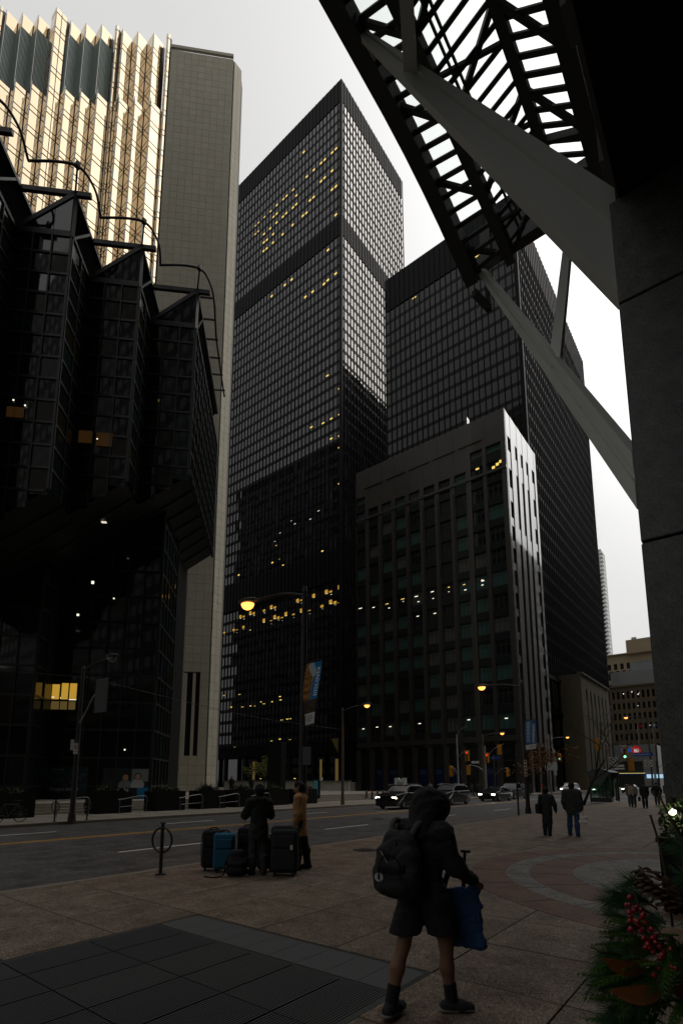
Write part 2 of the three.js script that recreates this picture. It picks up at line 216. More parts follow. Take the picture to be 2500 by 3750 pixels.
  part(t, 'pin_joint', G([bar([-5.92, 20.05, -8.5], [-5.92, 20.05, -8.0], .2), bar([-5.95, 19.75, -15.75], [-5.95, 19.75, -15.25], .22)]), M.darkSteel);
}
// ---------------------------------------------------------------- black steel towers
// (bay from the south-east corner, height of the ceiling panel) of the lit rooms on the south face
const litRooms = [[1, 197.7], [2, 197.6], [4, 197.6], [5, 197.6], [7, 197.6], [9, 197.6], [2, 190.7], [4, 190.7], [5, 190.6], [1, 183.6], [2, 183.7], [7, 187.1], [8, 187.1], [10, 183.6], [1, 173.2], [10, 208.7], [13, 197.4], [15, 197.5], [16, 197.4], [18, 197.5], [20, 197.3], [22, 197.3], [24, 197.3], [25, 197.2], [19, 193.9], [18, 194], [16, 190.4], [15, 190.6], [13, 190.4], [12, 190.5], [20, 190.4], [18, 190.4], [22, 190.4], [19, 186.9], [16, 183.4], [13, 183.6], [9, 183.5], [22, 187], [21, 186.9], [19, 183.5], [22, 183.5], [21, 183.4], [24, 193.7], [25, 193.7], [3, 162.8], [1, 152.3], [3, 152.1], [4, 151.8], [7, 152.1], [9, 152.2], [13, 162.7], [15, 162.7], [19, 162.5], [12, 193.9], [3, 119.6], [0, 113.1], [0, 104.9], [2, 104.9], [4, 104.9], [7, 105.7], [0, 98.2], [2, 98.6], [0, 94.6], [0, 83.6], [0, 79.2], [0, 64.5], [4, 65.4], [15, 67.9], [14, 65.3], [17, 67.4], [16, 72.3], [26, 65], [27, 67.3], [28, 79]];
const litRows = [[0, 53.6], [3, 53.3], [2, 52.7], [6, 53.2], [10, 53.1], [9, 52.6], [16, 52.8], [17, 53.5], [19, 52.8], [22, 52.9], [23, 53.5], [25, 52.7], [26, 53.2], [2, 50.1], [1, 49.4], [0, 48.8], [4, 49.3], [9, 49.9], [11, 49], [13, 50.1], [14, 48.9], [15, 49.4], [16, 50.1], [17, 48.8], [19, 49.9], [25, 49.4], [27, 48.8], [28, 49.3], [31, 49.1], [23, 48.6], [7, 48.8]];
function steelTower(o) {
  const t = thing(o.name, o.label, 'building', [o.x, 0, o.z]);                 // origin: south-east corner at the ground
  const { W, D, H, pitch, fh, zones, ww, wh } = o, nS = Math.round(W / pitch), nE = Math.round(D / pitch);
  part(t, 'core', box(W - .7, H - o.lobby, D - .7, -W / 2, (H + o.lobby) / 2, -D / 2), M.black);
  part(t, 'roof_parapet', G([box(W - .3, .5, .3, -W / 2, H + .1, -.3), box(.3, .5, D - .3, -.3, H + .1, -D / 2)]), M.blackSteel);
  const cs = new THREE.BoxGeometry(.9, H, .9); part(t, 'corner_post', cs, M.blackSteel, [-.5, H / 2, -.5]);
  for (let i = 1; i <= nS; i++) bx(t, 'mullion', M.blackSteel, -i * pitch, (H + o.lobby) / 2, -.01, .15, H - o.lobby, .26);
  for (let i = 1; i <= nE; i++) bx(t, 'mullion', M.blackSteel, -.01, (H + o.lobby) / 2, -i * pitch, .26, H - o.lobby, .15);
  const panes = [], gm = () => { const q = rnd(); return o.glass ? o.glass : q < .12 ? M.towerBlind : q < .3 ? M.towerBlind2 : M.towerGlass; };
  let prev = H;
  for (const [top, n] of zones) {
    const y0 = top + (fh - wh) * .5;                                          // louvre band above the zone
    bx(t, 'louvre_band', M.blackSteel, -W / 2, (prev + y0) / 2, -.12, W - .9, prev - y0 - .02, .2); bx(t, 'louvre_band', M.blackSteel, -.12, (prev + y0) / 2, -D / 2, .2, prev - y0 - .02, D - .9);
    for (let k = 0; k < n; k++) {
      const wy = top - wh / 2 - k * fh, sy = top - wh - (fh - wh) / 2 - k * fh;
      bx(t, 'spandrel', o.spandrel, -W / 2, sy, -.14, W - .9, fh - wh - .03, .16); bx(t, 'spandrel', o.spandrel, -.14, sy, -D / 2, .16, fh - wh - .03, D - .9);
      for (let i = 0; i < nS; i++) panes.push({ m: TM(-(i + .5) * pitch, wy, -.13, (rnd() - .5) * .02, ww, wh, .04), mat: gm(), hid: o.hidS && o.hidS(i, wy) });
      for (let i = 0; i < nE; i++) panes.push({ m: TM(-.13, wy, -(i + .5) * pitch, (rnd() - .5) * .014, .04, wh, ww), mat: gm(), hid: o.hidE && o.hidE(i, wy) });
    }
    prev = top - n * fh + (fh - wh) * .5;
  }
  const shift = V(o.x, 0, o.z);                                               // pieces() measures from the eye, so hand it world places, then take them back
  const world = panes.map(q => ({ ...q, m: new THREE.Matrix4().makeTranslation(shift.x, 0, shift.z).multiply(q.m) }));
  const holder = new THREE.Group(); pieces(holder, 'window', UB, world);
  [...holder.children].forEach(c => { if (c.isInstancedMesh) { const a = new THREE.Matrix4(), b = new THREE.Matrix4().makeTranslation(-shift.x, 0, -shift.z); for (let i = 0; i < c.count; i++) { c.getMatrixAt(i, a); c.setMatrixAt(i, b.clone().multiply(a)); } } else c.position.sub(shift); t.add(c); });
  return t;
}
{
  const t1 = steelTower({ name: 'steel_tower', label: 'tall black steel office tower in the middle with two dark bands and scattered lit windows', x: -82.1, z: -104.7, W: 73.2, D: 36.6, H: 222.7, pitch: 1.525, fh: 3.58, ww: 1.16, wh: 2.5, lobby: 8.8, zones: [[214.0, 12], [164.4, 28], [55.1, 12]], spandrel: P({ color: lin(.012, .013, .016), roughness: .55, specularIntensity: .2 }), hidS: (i, y) => i > 32 || y < 40, hidE: (i, y) => y < 90 });
  for (const [b, y] of litRooms) bx(t1, 'ceiling_light', M.ceilingLight, -(b + .5) * 1.525, y, -.09, b < 1 || y > 90 ? .95 : .7, y > 140 ? .62 : .4, .02);
  for (const [b, y] of litRows) { bx(t1, 'lit_window', M.warmWindow, -(b + .5) * 1.525, y - .15, -.095, 1.1, 1.15, .02); bx(t1, 'ceiling_light', M.whiteLight, -(b + .35) * 1.525, y - .7, -.07, .6, .09, .02); }
  for (const [b, y] of [[15, 76], [16.5, 74], [19, 72], [11, 77], [12, 78.5], [8.5, 79], [6, 75.5], [7, 76.5], [5, 78]]) bx(t1, 'ceiling_light', M.whiteLight, -(b + .5) * 1.525, y, -.09, .7, .1, .02);
  for (const [b, y] of [[30.5, 28.6], [27.6, 27.4], [25.6, 28.2], [28, 24.6], [26.4, 23.8], [24.6, 24.2], [22.3, 24.2], [21, 23.9], [19.4, 25], [18.5, 24.3], [16.3, 24.6], [14.9, 27], [14.2, 25.8], [14, 24.8], [28.2, 12.6], [26.6, 12.2], [25.8, 12.4], [24.5, 12.8], [16.2, 13.2], [14, 13.6], [11.5, 13.2], [13.6, 19], [12.3, 19.1], [11.5, 19.1]]) bx(t1, 'ceiling_light', M.ceilingLight, -(b + .5) * 1.525, y, -.09, .85, .22, .02);
  // lobby: set-back wall, columns, warm stone piers whose lit tone is an added glow
  part(t1, 'lobby_glass', box(66, 8.6, 30, -37, 4.3, -18.3), M.darkGlass);
  for (let k = 0; k < 9; k++) bx(t1, 'lobby_column', M.blackSteel, -.6 - k * 9, 4.4, -.6, 1, 8.8, 1);
  for (const [x, w] of [[-36, 1.0], [-29.5, 1.0], [-17, 1.2], [-3.5, 2.2], [-9.6, .8]]) bx(t1, 'glowing_lobby_pier', M.dimGlow, x, 4.6, -3.24, w, 6.2, .04);  // stone piers, brightened by emission
  steelTower({ name: 'steel_tower', label: 'lower black steel office tower behind the stone block, right of the tallest tower', x: -32.05, z: -107.3, W: 36.6, D: 64.05, H: 141, glass: M.tower2Glass, pitch: 1.525, fh: 3.65, ww: 1.3, wh: 2.72, lobby: 24, zones: [[130.4, 28]], spandrel: P({ color: lin(.010, .011, .011), roughness: .55, specularIntensity: .2 }), hidS: (i, y) => y < 66, hidE: (i, y) => y < 60 });
  const t2 = scene.children[scene.children.length - 1];
  for (const [b, y, w] of [[17.5, 129.9, 1.2], [6.2, 130.1, 2.4], [15, 84.3, .5], [14.2, 84.9, .5], [9, 83.6, .18], [7.8, 85, .18], [6.5, 85.3, .18], [5, 85.6, .18], [4.1, 86, .18], [24, 78, .3]]) bx(t2, 'ceiling_light', M.ceilingLight, -(b + .5) * 1.525, y, -.09, w, .28, .02);
  part(t2, 'podium', box(36.6, 24, 64, -18.3, 12, -32), M.black);
  for (let k = 0; k < 12; k++) for (const [y, h] of [[20.5, 6.2], [12, 5.6], [4, 6]]) { bx(t2, 'podium_window', M.darkGlass, .06, y, -3 - k * 5, .06, h, 3.6); bx(t2, 'podium_mullion', M.darkSteel, .14, y, -3 - k * 5, .16, h, .16); }
  for (let k = 0; k < 13; k++) bx(t2, 'podium_pier', M.blackSteel, .12, 12, -.6 - k * 5, .26, 24, .8);
  for (const y of [16.2, 8, 23.6]) bx(t2, 'podium_beam', M.blackSteel, .2, y, -32, .3, .9, 64);
  part(t2, 'roof_mast', bar([-26, 141, -14], [-26, 156, -14], .12, .05), M.darkSteel);
}

// ---------------------------------------------------------------- gold-glass tower with its concrete core
{
  const t = thing('gold_glass_tower', 'gold mirrored glass tower with stepped panes and a pale concrete core, top left', 'building');
  const R = Math.SQRT1_2, Gx = -58.15, Gz = -33.0, w = 1.57;
  // concrete core: south-east face from G to B, east face from B north
  const Bx = -51.69, Bz = -39.46, Lf = Math.hypot(Bx - Gx, Bz - Gz), top = 110.3;
  const sh = new THREE.Shape([new THREE.Vector2(Gx + .05, -(Gz - .05)), new THREE.Vector2(Bx - .12, -(Bz - .05)), new THREE.Vector2(Bx - .12, 40.98), new THREE.Vector2(Bx - 1.6, 42.6), new THREE.Vector2(Bx - 14, 42.6), new THREE.Vector2(Gx - 6, -(Gz - 4))]);
  part(t, 'core_wall', new THREE.ExtrudeGeometry(sh, { depth: top - .4, bevelEnabled: false }).rotateX(-Math.PI / 2), mat(.16, .155, .14, .9));
  const mats = [0, 1, 2, 3].map(k => S({ map: concTex, color: lin(.80 + k * .02, .785 + k * .02, .72 + k * .02), roughness: .85 })), list = [], geos = [0, 1, 2].map(k => uvMetres(new THREE.BoxGeometry(1, 1, 1), 1, k * .37, k * .61)), n = 9, pw = Lf / n, ph = 1.14;
  for (let j = 0; j < Math.floor(top / ph); j++) {
    const y = (j + .5) * ph + .3;
    for (let i = 0; i < n; i++) { const s = (i + .5) * pw; if (y > 4.4 && y < 15 && s > 6.1 && s < 8.1) continue; list.push({ m: TM(Gx + R * s + .02, y, Gz - R * s + .02, Math.PI / 4, pw - .03, ph - .03, .08), mat: mats[Math.floor(rnd() * 4)], geo: geos[Math.floor(rnd() * 3)], hid: y < 20 && s < 5 }); }
    for (let i = 0; i < 2; i++) list.push({ m: TM(Bx, y, Bz - .2 - (i + .5) * .70, Math.PI / 2, .67, ph - .03, .08), mat: mats[Math.floor(rnd() * 4)], geo: geos[Math.floor(rnd() * 3)] });
  }
  pieces(t, 'concrete_panel', UB, list, 300);
  for (const [s, q] of [[6.92, .66], [7.86, .5]]) bx(t, 'slot', M.black, Gx + R * s - .05, 9.7, Gz - R * s - .05, q, 10.6, .1, Math.PI / 4); for (const [s, q] of [[6.34, .48], [7.43, .34]]) bx(t, 'slot_jamb', mats[1], Gx + R * s + .02, 9.7, Gz - R * s + .02, q, 10.5, .1, Math.PI / 4);
  bx(t, 'parapet', mats[1], (Gx + Bx) / 2, top + .1, (Gz + Bz) / 2, Lf, .5, .3, Math.PI / 4);
  // stepped gold panes going south-west
  const panes = [], rows = []; { let y = 28; while (y < 112) { rows.push([y, 2.42]); y += 2.62; rows.push([y, .72]); y += .90; } }
  const add = (x, z, faceE, y, h, wd, m = M.gold) => panes.push({ m: faceE ? TM(x, y + h / 2, z, (rnd() - .5) * .006, .05, h, wd) : TM(x, y + h / 2, z, (rnd() - .5) * .006, wd, h, .05), mat: m, hid: y < 42 });
  let x = Gx - .1, z = Gz + .1;
  const steps = [[.67, 't'], [2.4, 'g'], [2.15, 'g'], [2.15, 'g'], [.66, 't'], [2.4, 'l'], [2.1, 'l'], [2.1, 'l'], [2.25, 'T'], [2.2, 'l'], [2.15, 'l'], [2.15, 'l'], [.66, 't'], [2.3, 'l'], [2.2, 'l'], [2.2, 'l']];
  for (let i = 0; i < steps.length; i++) {
    const tall = steps[i][1] === 't' || steps[i][1] === 'T', two = steps[i][1] === 'T', ez = steps[i][0] * R, sx = ez, hi = tall ? 112 : 98.5, set = 1.25;
    const layer = (ox, oz, y0, y1, kind) => {
      const bX = x + ox, bZ = z + oz;
      bx(t, 'back_wall', M.goldFrame, bX - .32, (y0 + y1) / 2, bZ + ez / 2 - .3, .5, y1 - y0, ez - .1); bx(t, 'back_wall', M.goldFrame, bX - sx / 2 - .1, (y0 + y1) / 2, bZ + ez - .33, sx - .2, y1 - y0, .5);
      bx(t, 'corner_trim', M.lightFrame, bX - .01, (y0 + y1) / 2, bZ + ez - .01, .09, y1 - y0 + .3, .09);
      for (const [ry, rh] of rows) { if (ry < y0 - .01 || ry + rh > y1 + .6) continue; const mm = kind === 'louver' && ry > y0 + 2.4 && ry < y1 - 2.6 ? null : M.gold; const parts = two ? 2 : 1; for (let q = 0; q < parts; q++) if (mm) add(bX, bZ + .06 + (q + .5) * (ez - .12) / parts, true, ry, rh, (ez - .12) / parts - .1, mm); if (mm) add(bX - sx / 2, bZ + ez, false, ry, rh, sx - .2, mm); }
      if (kind === 'louver') for (let q = 0; q < 9; q++) { bx(t, 'louvre_blade', M.louver, bX, (y0 + y1) / 2, bZ + .1 + q * (ez - .12) / 9, .2, y1 - y0 - 4.6, .07); if (q < 8) bx(t, 'louvre_blade', M.louver, bX - .1 - q * (sx - .1) / 8, (y0 + y1) / 2, bZ + ez, .07, y1 - y0 - 4.6, .16); }
    };
    layer(0, 0, 28, hi, 'gold');
    if (!tall) layer(-set * .6, -set * .1, 95, 111.2, steps[i][1] === 'g' ? 'gold' : 'louver');
    x -= sx; z += ez;
  }
  pieces(t, 'gold_pane', UB, panes, 300);
  part(t, 'rear_mass', box(60, 96, 30, -106, 48, -44), M.goldFrame);
}

// ---------------------------------------------------------------- dark glass hall: zigzag front, overhanging upper storeys
{
  const t = thing('glass_hall', 'dark glass hall with zigzag front, roof gables and overhanging upper storeys at left', 'building');
  const R = Math.SQRT1_2, ne = [R, -R], nw = [-R, -R], wF = 3.5, wS = 3.1, yTop = 37.4, yG = 40.6;
  const C = [], L = []; C[3] = [-31.42, -21.37]; for (let i = 3; i >= 0; i--) { L[i] = [C[i][0] - ne[0] * wF, C[i][1] - ne[1] * wF]; C[i - 1] = [L[i][0] - nw[0] * wS, L[i][1] - nw[1] * wS]; }
  const low = i => 24.6 - 2.65 * (3 - i), E3 = [C[3][0] + nw[0] * 14.6, C[3][1] + nw[1] * 14.6];
  const frameM = mat(.018, .021, .02, .45), panes = [], g45 = Math.PI / 4;
  const glassM = [M.darkGlass, M.darkGlass, M.darkGlass, P({ color: lin(.014, .026, .024), roughness: .05, ior: 1.6 }), P({ color: lin(.022, .019, .010), roughness: .06, ior: 1.5 })];
  // wall of panes from p to q, bottom may slope; turned so that its normal looks out
  const wall = (p, q, b0, b1, top, cols, rowH, ry, hid) => {
    const len = Math.hypot(q[0] - p[0], q[1] - p[1]), cw = len / cols, ux = (q[0] - p[0]) / len, uz = (q[1] - p[1]) / len;
    for (let i = 0; i <= cols; i++) { const s = i * cw, b = b0 + (b1 - b0) * i / cols; bx(t, 'mullion', frameM, p[0] + ux * s, (b + top) / 2, p[1] + uz * s, .09, top - b, .22, ry); }
    for (let y = top; y > Math.min(b0, b1) + .3; y -= rowH) {
      const f = b0 === b1 ? 0 : Math.max(0, Math.min(1, (y - b0) / (b1 - b0))), s1 = b1 > b0 && y < b1 ? f * len : len; if (s1 < .3) continue;
      bx(t, 'transom', frameM, p[0] + ux * s1 / 2, y, p[1] + uz * s1 / 2, s1, .16, .17, ry);
      for (let i = 0; i < cols; i++) { const b = b0 + (b1 - b0) * (i + .5) / cols; let h = rowH; if (y - h < b) h = y - b; if (h < .25) continue; panes.push({ m: TM(p[0] + ux * (i + .5) * cw, y - h / 2, p[1] + uz * (i + .5) * cw, ry + (rnd() - .5) * .03, cw - .08, h - .14, .03), mat: glassM[Math.floor(rnd() * 5)], hid }); }
    }
  };
  for (let i = 3; i >= 0; i--) {
    const b0 = i > 0 ? low(i - 1) : low(0) - 2.65, b1 = low(i);
    wall(L[i], C[i], b0, b1, yTop, 3, 1.52, g45);                              // front
    if (i > 0) wall(C[i - 1], L[i], b0, b0, yTop, 2, 1.52, -g45);               // return
    // solid storeys behind the glass
    const in2 = (p, a, b) => new THREE.Vector2(p[0] + nw[0] * a + ne[0] * b, -(p[1] + nw[1] * a + ne[1] * b));
    const sh = new THREE.Shape([in2(L[i], .2, 0), in2(C[i], .2, -.2), in2(C[i], 14, -.2), in2(L[i], 14, 0)]);
    part(t, 'storey_block', new THREE.ExtrudeGeometry(sh, { depth: yTop - b1, bevelEnabled: false }).rotateX(-Math.PI / 2).translate(0, b1, 0), M.black);
    // sloping underside
    const q = [[L[i], b0], [C[i], b1]].map(([p, y]) => [p[0], y, p[1]]), far = [[C[i], b1], [L[i], b0]].map(([p, y]) => [p[0] + nw[0] * 14, y, p[1] + nw[1] * 14]);
    const ug = new THREE.BufferGeometry(); ug.setAttribute('position', new THREE.Float32BufferAttribute([...q[0], ...q[1], ...far[0], ...q[0], ...far[0], ...far[1]], 3)); ug.computeVertexNormals(); part(t, 'soffit', ug, frameM);
    for (let k = 1; k < 7; k++) { const a = k * 2; part(t, 'soffit_rib', beam([L[i][0] + nw[0] * a, b0 - .06, L[i][1] + nw[1] * a], [C[i][0] + nw[0] * a, b1 - .06, C[i][1] + nw[1] * a], .18, .14), M.darkSteel); }
    for (const k of [2.6, 6.8, 10.4]) if (rnd() < .45) { const f = rr(.3, .7), px = L[i][0] + (C[i][0] - L[i][0]) * f + nw[0] * k, pz = L[i][1] + (C[i][1] - L[i][1]) * f + nw[1] * k; bx(t, 'soffit_light', M.softLight, px, b0 + (b1 - b0) * f - .12, pz, .34, .06, .2, g45); }
    // gable, beam, roof
    const tri = new THREE.Shape([new THREE.Vector2(0, 0), new THREE.Vector2(wF, 0), new THREE.Vector2(wF, yG - yTop)]);
    part(t, 'gable_glass', new THREE.ExtrudeGeometry(tri, { depth: .05, bevelEnabled: false }).rotateY(g45).translate(L[i][0], yTop, L[i][1]), M.darkGlass);
    part(t, 'gable_frame', G([beam([L[i][0], yTop, L[i][1]], [C[i][0], yG, C[i][1]], .24, .3), beam([C[i][0], yTop - .2, C[i][1]], [C[i][0], yG + .1, C[i][1]], .24, .24), beam([L[i][0], yTop, L[i][1]], [C[i][0], yTop, C[i][1]], .2, .42), ...[1, 2].map(k => beam([L[i][0] + ne[0] * wF * k / 3, yTop, L[i][1] + ne[1] * wF * k / 3], [L[i][0] + ne[0] * wF * k / 3, yTop + (yG - yTop) * k / 3, L[i][1] + ne[1] * wF * k / 3], .1, .1))]), frameM);
    part(t, 'roof_beam', beam([L[i][0] - ne[0] * .2, yG, L[i][1] - ne[1] * .2], [C[i][0] + ne[0] * 1.0, yG, C[i][1] + ne[1] * 1.0], .24, .34), frameM);
    const rg = new THREE.BufferGeometry(), a = [L[i][0], yTop, L[i][1]], b = [C[i][0], yG, C[i][1]], bk = p => [p[0] + nw[0] * 14, p[1], p[2] + nw[1] * 14]; rg.setAttribute('position', new THREE.Float32BufferAttribute([...a, ...b, ...bk(b), ...a, ...bk(b), ...bk(a)], 3)); rg.computeVertexNormals(); part(t, 'roof_slope', rg, frameM);
    part(t, 'gable_side', G([beam(b, bk(b), .2, .26), beam([b[0], yTop, b[2]], bk([b[0], yTop, b[2]]), .2, .26), beam([b[0] + nw[0] * .2, yTop, b[2] + nw[1] * .2], [b[0] + nw[0] * 2.6, yG, b[2] + nw[1] * 2.6], .14, .14)]), frameM);
  }
  wall(C[3], E3, 24.6, 24.6, yTop, 11, 1.52, -g45);
  // cleaning-gantry rail along the roof edge
  const rail = [], off = .95, yR = 42.1; for (let i = 0; i <= 3; i++) { const a = L[i], c = C[i], o1 = [a[0] - nw[0] * .55, a[1] - nw[1] * .55], o2 = [c[0] - nw[0] * .55 + ne[0] * .3, c[1] - nw[1] * .55 + ne[1] * .3], o3 = [c[0] + ne[0] * off + nw[0] * .5, c[1] + ne[1] * off + nw[1] * .5]; rail.push([o1[0] + ne[0] * .7, yR, o1[1] + ne[1] * .7], [o2[0], yR, o2[1]], [o3[0], yR - .25, o3[1]]); if (i < 3) rail.push([c[0] + ne[0] * .75 + nw[0] * 2.3, yR - .3, c[1] + ne[1] * .75 + nw[1] * 2.3]); else rail.push([c[0] + ne[0] * .8 + nw[0] * 6, yR - .3, c[1] + ne[1] * .8 + nw[1] * 6], [c[0] + ne[0] * .8 + nw[0] * 13, yR - .3, c[1] + ne[1] * .8 + nw[1] * 13]); }
  part(t, 'gantry_rail', tube(rail, .085, 160, 8), frameM);
  for (let i = 0; i <= 3; i++) { const c = C[i]; part(t, 'rail_bracket', G([beam([c[0] - nw[0] * .1, yG, c[1] - nw[1] * .1], [c[0] - nw[0] * .6 + ne[0] * .2, yR, c[1] - nw[1] * .6 + ne[1] * .2], .12, .12), rbox(.3, .35, .3, .04, c[0] - nw[0] * .6 + ne[0] * .2, yR + .05, c[1] - nw[1] * .6 + ne[1] * .2)]), frameM); }
  for (let k = 0; k < 6; k++) { const p = [C[3][0] + nw[0] * (1.6 + k * 2.1), C[3][1] + nw[1] * (1.6 + k * 2.1)]; part(t, 'rail_bracket', beam([p[0] - ne[0] * .4, yR - .3, p[1] - ne[1] * .4], [p[0] + ne[0] * .95, yR - .3, p[1] + ne[1] * .95], .12, .12), frameM); }
  // lower storeys, set back
  const D2 = [-34.78, -21.71], L2 = [D2[0] - ne[0] * 7.3, D2[1] - ne[1] * 7.3], D1 = [L2[0] - nw[0] * 2.87, L2[1] - nw[1] * 2.87], L1 = [D1[0] - ne[0] * 7.3, D1[1] - ne[1] * 7.3], E2 = [D2[0] + nw[0] * 5.7, D2[1] + nw[1] * 5.7], y0 = .56, yU = 24;
  wall(L2, D2, y0, y0, yU, 6, 2.05, g45); wall(L1, D1, y0, y0, yU, 6, 2.05, g45); wall(D1, L2, y0, y0, yU, 2, 2.05, -g45); wall(D2, E2, y0, y0, yU, 5, 2.05, -g45);
  for (const [p, q] of [[L2, D2], [L1, D1]]) { const s = new THREE.Shape([[p, .25, 0], [q, .25, -.25], [q, 12, -.25], [p, 12, 0]].map(([c, a, b]) => new THREE.Vector2(c[0] + nw[0] * a + ne[0] * b, -(c[1] + nw[1] * a + ne[1] * b)))); part(t, 'storey_block', new THREE.ExtrudeGeometry(s, { depth: yU, bevelEnabled: false }).rotateX(-Math.PI / 2), M.black); }
  const onF = (s, y, d = .09) => [D2[0] - ne[0] * s - nw[0] * d, y, D2[1] - ne[1] * s - nw[1] * d];
  const lit = (s, y, ww, hh, m, name = 'lit_window') => { const p = onF(s, y); bx(t, name, m, p[0], p[1], p[2], ww, hh, .02, g45); };
  lit(6.08, 8.35, 1.05, 1.2, M.warmWindow); lit(7.2, 8.3, .9, 1.1, M.warmWindow); lit(6.1, 7.3, 1.05, .6, M.dimGlow); lit(7.15, 7.3, .9, .6, M.dimGlow); lit(10.9, 9.4, .8, 1.2, M.warmWindow); for (const [s, y] of [[6.4, 7.85], [5.8, 7.75], [7.3, 7.9]]) lit(s, y, .5, .07, M.whiteLight, 'ceiling_light');
  for (const [s, y, k] of [[5, 16.8, .22], [5.9, 14.2, .16], [1.9, 4.1, .1], [3.4, 15.6, .1]]) lit(s, y, k, k, M.whiteLight, 'ceiling_light');
  for (const s of [7.7, 8.4, 9.0, 9.8]) lit(s, 2.3, .32, 2.6, M.dimGlow);
  // upper-storey lamps seen through the glass
  const onU = (i, f, y) => [L[i][0] + (C[i][0] - L[i][0]) * f - nw[0] * .1, y, L[i][1] + (C[i][1] - L[i][1]) * f - nw[1] * .1];
  for (const [i, f, y, a, b, m] of [[2, .2, 25, .9, .9, M.faintWindow], [2, .55, 24.9, 1.05, 1.0, M.faintWindow], [1, .35, 24.2, 1.0, .7, M.faintWindow], [2, .42, 24.9, .09, .09, M.whiteLight], [1, .3, 25, .09, .09, M.whiteLight], [1, .5, 24.7, .09, .09, M.whiteLight], [3, .3, 30.6, .1, .2, M.dimGlow]]) { const p = onU(i, f, y); bx(t, 'lit_window', m, p[0], p[1], p[2], a, b, .02, g45); }
  pieces(t, 'glass_pane', UB, panes, 300);
  // posters behind the ground-floor glass
  const poster = (s0, s1, ya, yb, draw) => { const c = document.createElement('canvas'); c.width = 512; c.height = 384; draw(c.getContext('2d')); const tx = new THREE.CanvasTexture(c); tx.colorSpace = THREE.SRGBColorSpace; const p = onF((s0 + s1) / 2, (ya + yb) / 2, .12); const m = part(t, 'window_poster', new THREE.PlaneGeometry(Math.abs(s1 - s0), yb - ya), S({ map: tx, roughness: .35 }), p); m.rotation.y = g45; };
  const person = (g, x, y, r, skin, hair, coat) => { g.fillStyle = coat; g.beginPath(); g.ellipse(x, y + r * 3, r * 2.2, r * 2.2, 0, 0, 7); g.fill(); g.fillStyle = hair; g.beginPath(); g.ellipse(x, y - r * .15, r * 1.25, r * 1.45, 0, 0, 7); g.fill(); g.fillStyle = skin; g.beginPath(); g.ellipse(x, y, r * .9, r * 1.15, 0, 0, 7); g.fill(); };
  poster(7.5, 4.3, .6, 2.85, g => { g.fillStyle = '#1c3138'; g.fillRect(0, 0, 512, 384); for (let k = 0; k < 40; k++) { g.fillStyle = ['#26454d', '#30545c', '#16272c', '#3a5049'][k % 4]; g.fillRect((k * 97) % 512, (k * 53) % 240, 60, 44); } g.fillStyle = '#a6e0b0'; g.font = '20px sans-serif'; g.fillText('A path I want', 120, 40); g.fillStyle = '#d8e2dc'; g.font = '62px sans-serif'; g.fillText('Inspiration', 110, 292); });
  poster(3.25, .1, .6, 2.75, g => { g.fillStyle = '#28363a'; g.fillRect(0, 0, 512, 384); g.fillStyle = '#8a979c'; g.fillRect(320, 10, 190, 160); person(g, 90, 90, 34, '#3c2c22', '#141010', '#20343a'); person(g, 250, 120, 36, '#c99b78', '#2e2018', '#8d9896'); person(g, 390, 110, 34, '#cfa58c', '#4a4038', '#c2c9c8'); g.fillStyle = '#1a86c0'; g.fillRect(390, 250, 122, 134); g.fillStyle = '#14262a'; g.fillRect(0, 250, 390, 134); g.fillStyle = '#f2f6f2'; g.font = '60px sans-serif'; g.fillText('Insight', 110, 300); });
}
// ---------------------------------------------------------------- stone office block across the cross street
// one facade: recessed windows between piers and spandrels. o = corner, u = along, n = outward (unit, in x and z)
const windowFrame3 = G([box(1, .05, .06, 0, .475, 0), box(1, .05, .06, 0, -.475, 0), box(.05, .9, .06, -.475, 0, 0), box(.05, .9, .06, .475, 0, 0), box(.035, .9, .05, -.16, 0, 0), box(.035, .9, .05, .16, 0, 0), box(.92, .03, .05, 0, .2, 0)]);
const windowFrame2 = G([box(1, .05, .06, 0, .475, 0), box(1, .05, .06, 0, -.475, 0), box(.06, .9, .06, -.47, 0, 0), box(.06, .9, .06, .47, 0, 0), box(.05, .9, .05, 0, 0, 0)]);
function facade(t, o) {
  const ry = Math.atan2(o.n[0], o.n[1]), at = (s, d) => [o.o[0] + o.u[0] * s + o.n[0] * d, o.o[1] + o.u[1] * s + o.n[1] * d], B = (name, m, s0, s1, y0, y1, d0, d1) => { const c = at((s0 + s1) / 2, (d0 + d1) / 2); return bx(t, name, m, c[0], (y0 + y1) / 2, c[1], s1 - s0, y1 - y0, d1 - d0, ry); };
  let s = 0; const gaps = []; for (const [a, b] of o.cols) { gaps.push([s, a]); s = b; } gaps.push([s, o.W]);
  for (const [a, b] of gaps) B('pier', o.wall, a, b, o.y0, o.y1, -.6, 0);
  o.cols.forEach(([a, b], i) => {
    let y = o.y0; const cuts = o.rows.filter(r => !o.skip || !o.skip(i, r));
    cuts.forEach(([ya, yb], j) => {
      if (ya - y > .02) B('spandrel', o.spandrel || o.wall, a + .003, b - .003, y, ya, -.6, -(o.inset ?? .12));
      const c = at((a + b) / 2, -.42), w = part(t, 'window', o.frame || windowFrame3, o.frameMat || M.darkSteel, [c[0], (ya + yb) / 2, c[1]], [0, ry, 0]); w.scale.set(b - a, yb - ya, 1);
      const g = mesh(UB, o.pick(i, j)); g.name = 'pane'; g.position.set(0, 0, -.03); g.scale.set(.96, .96, .02); g.rotation.y = (rnd() - .5) * .02; w.add(g); y = yb;
    });
    if (o.y1 - y > .02) B('spandrel', o.wall, a + .003, b - .003, y, o.y1, -.6, -.03);
  });
}
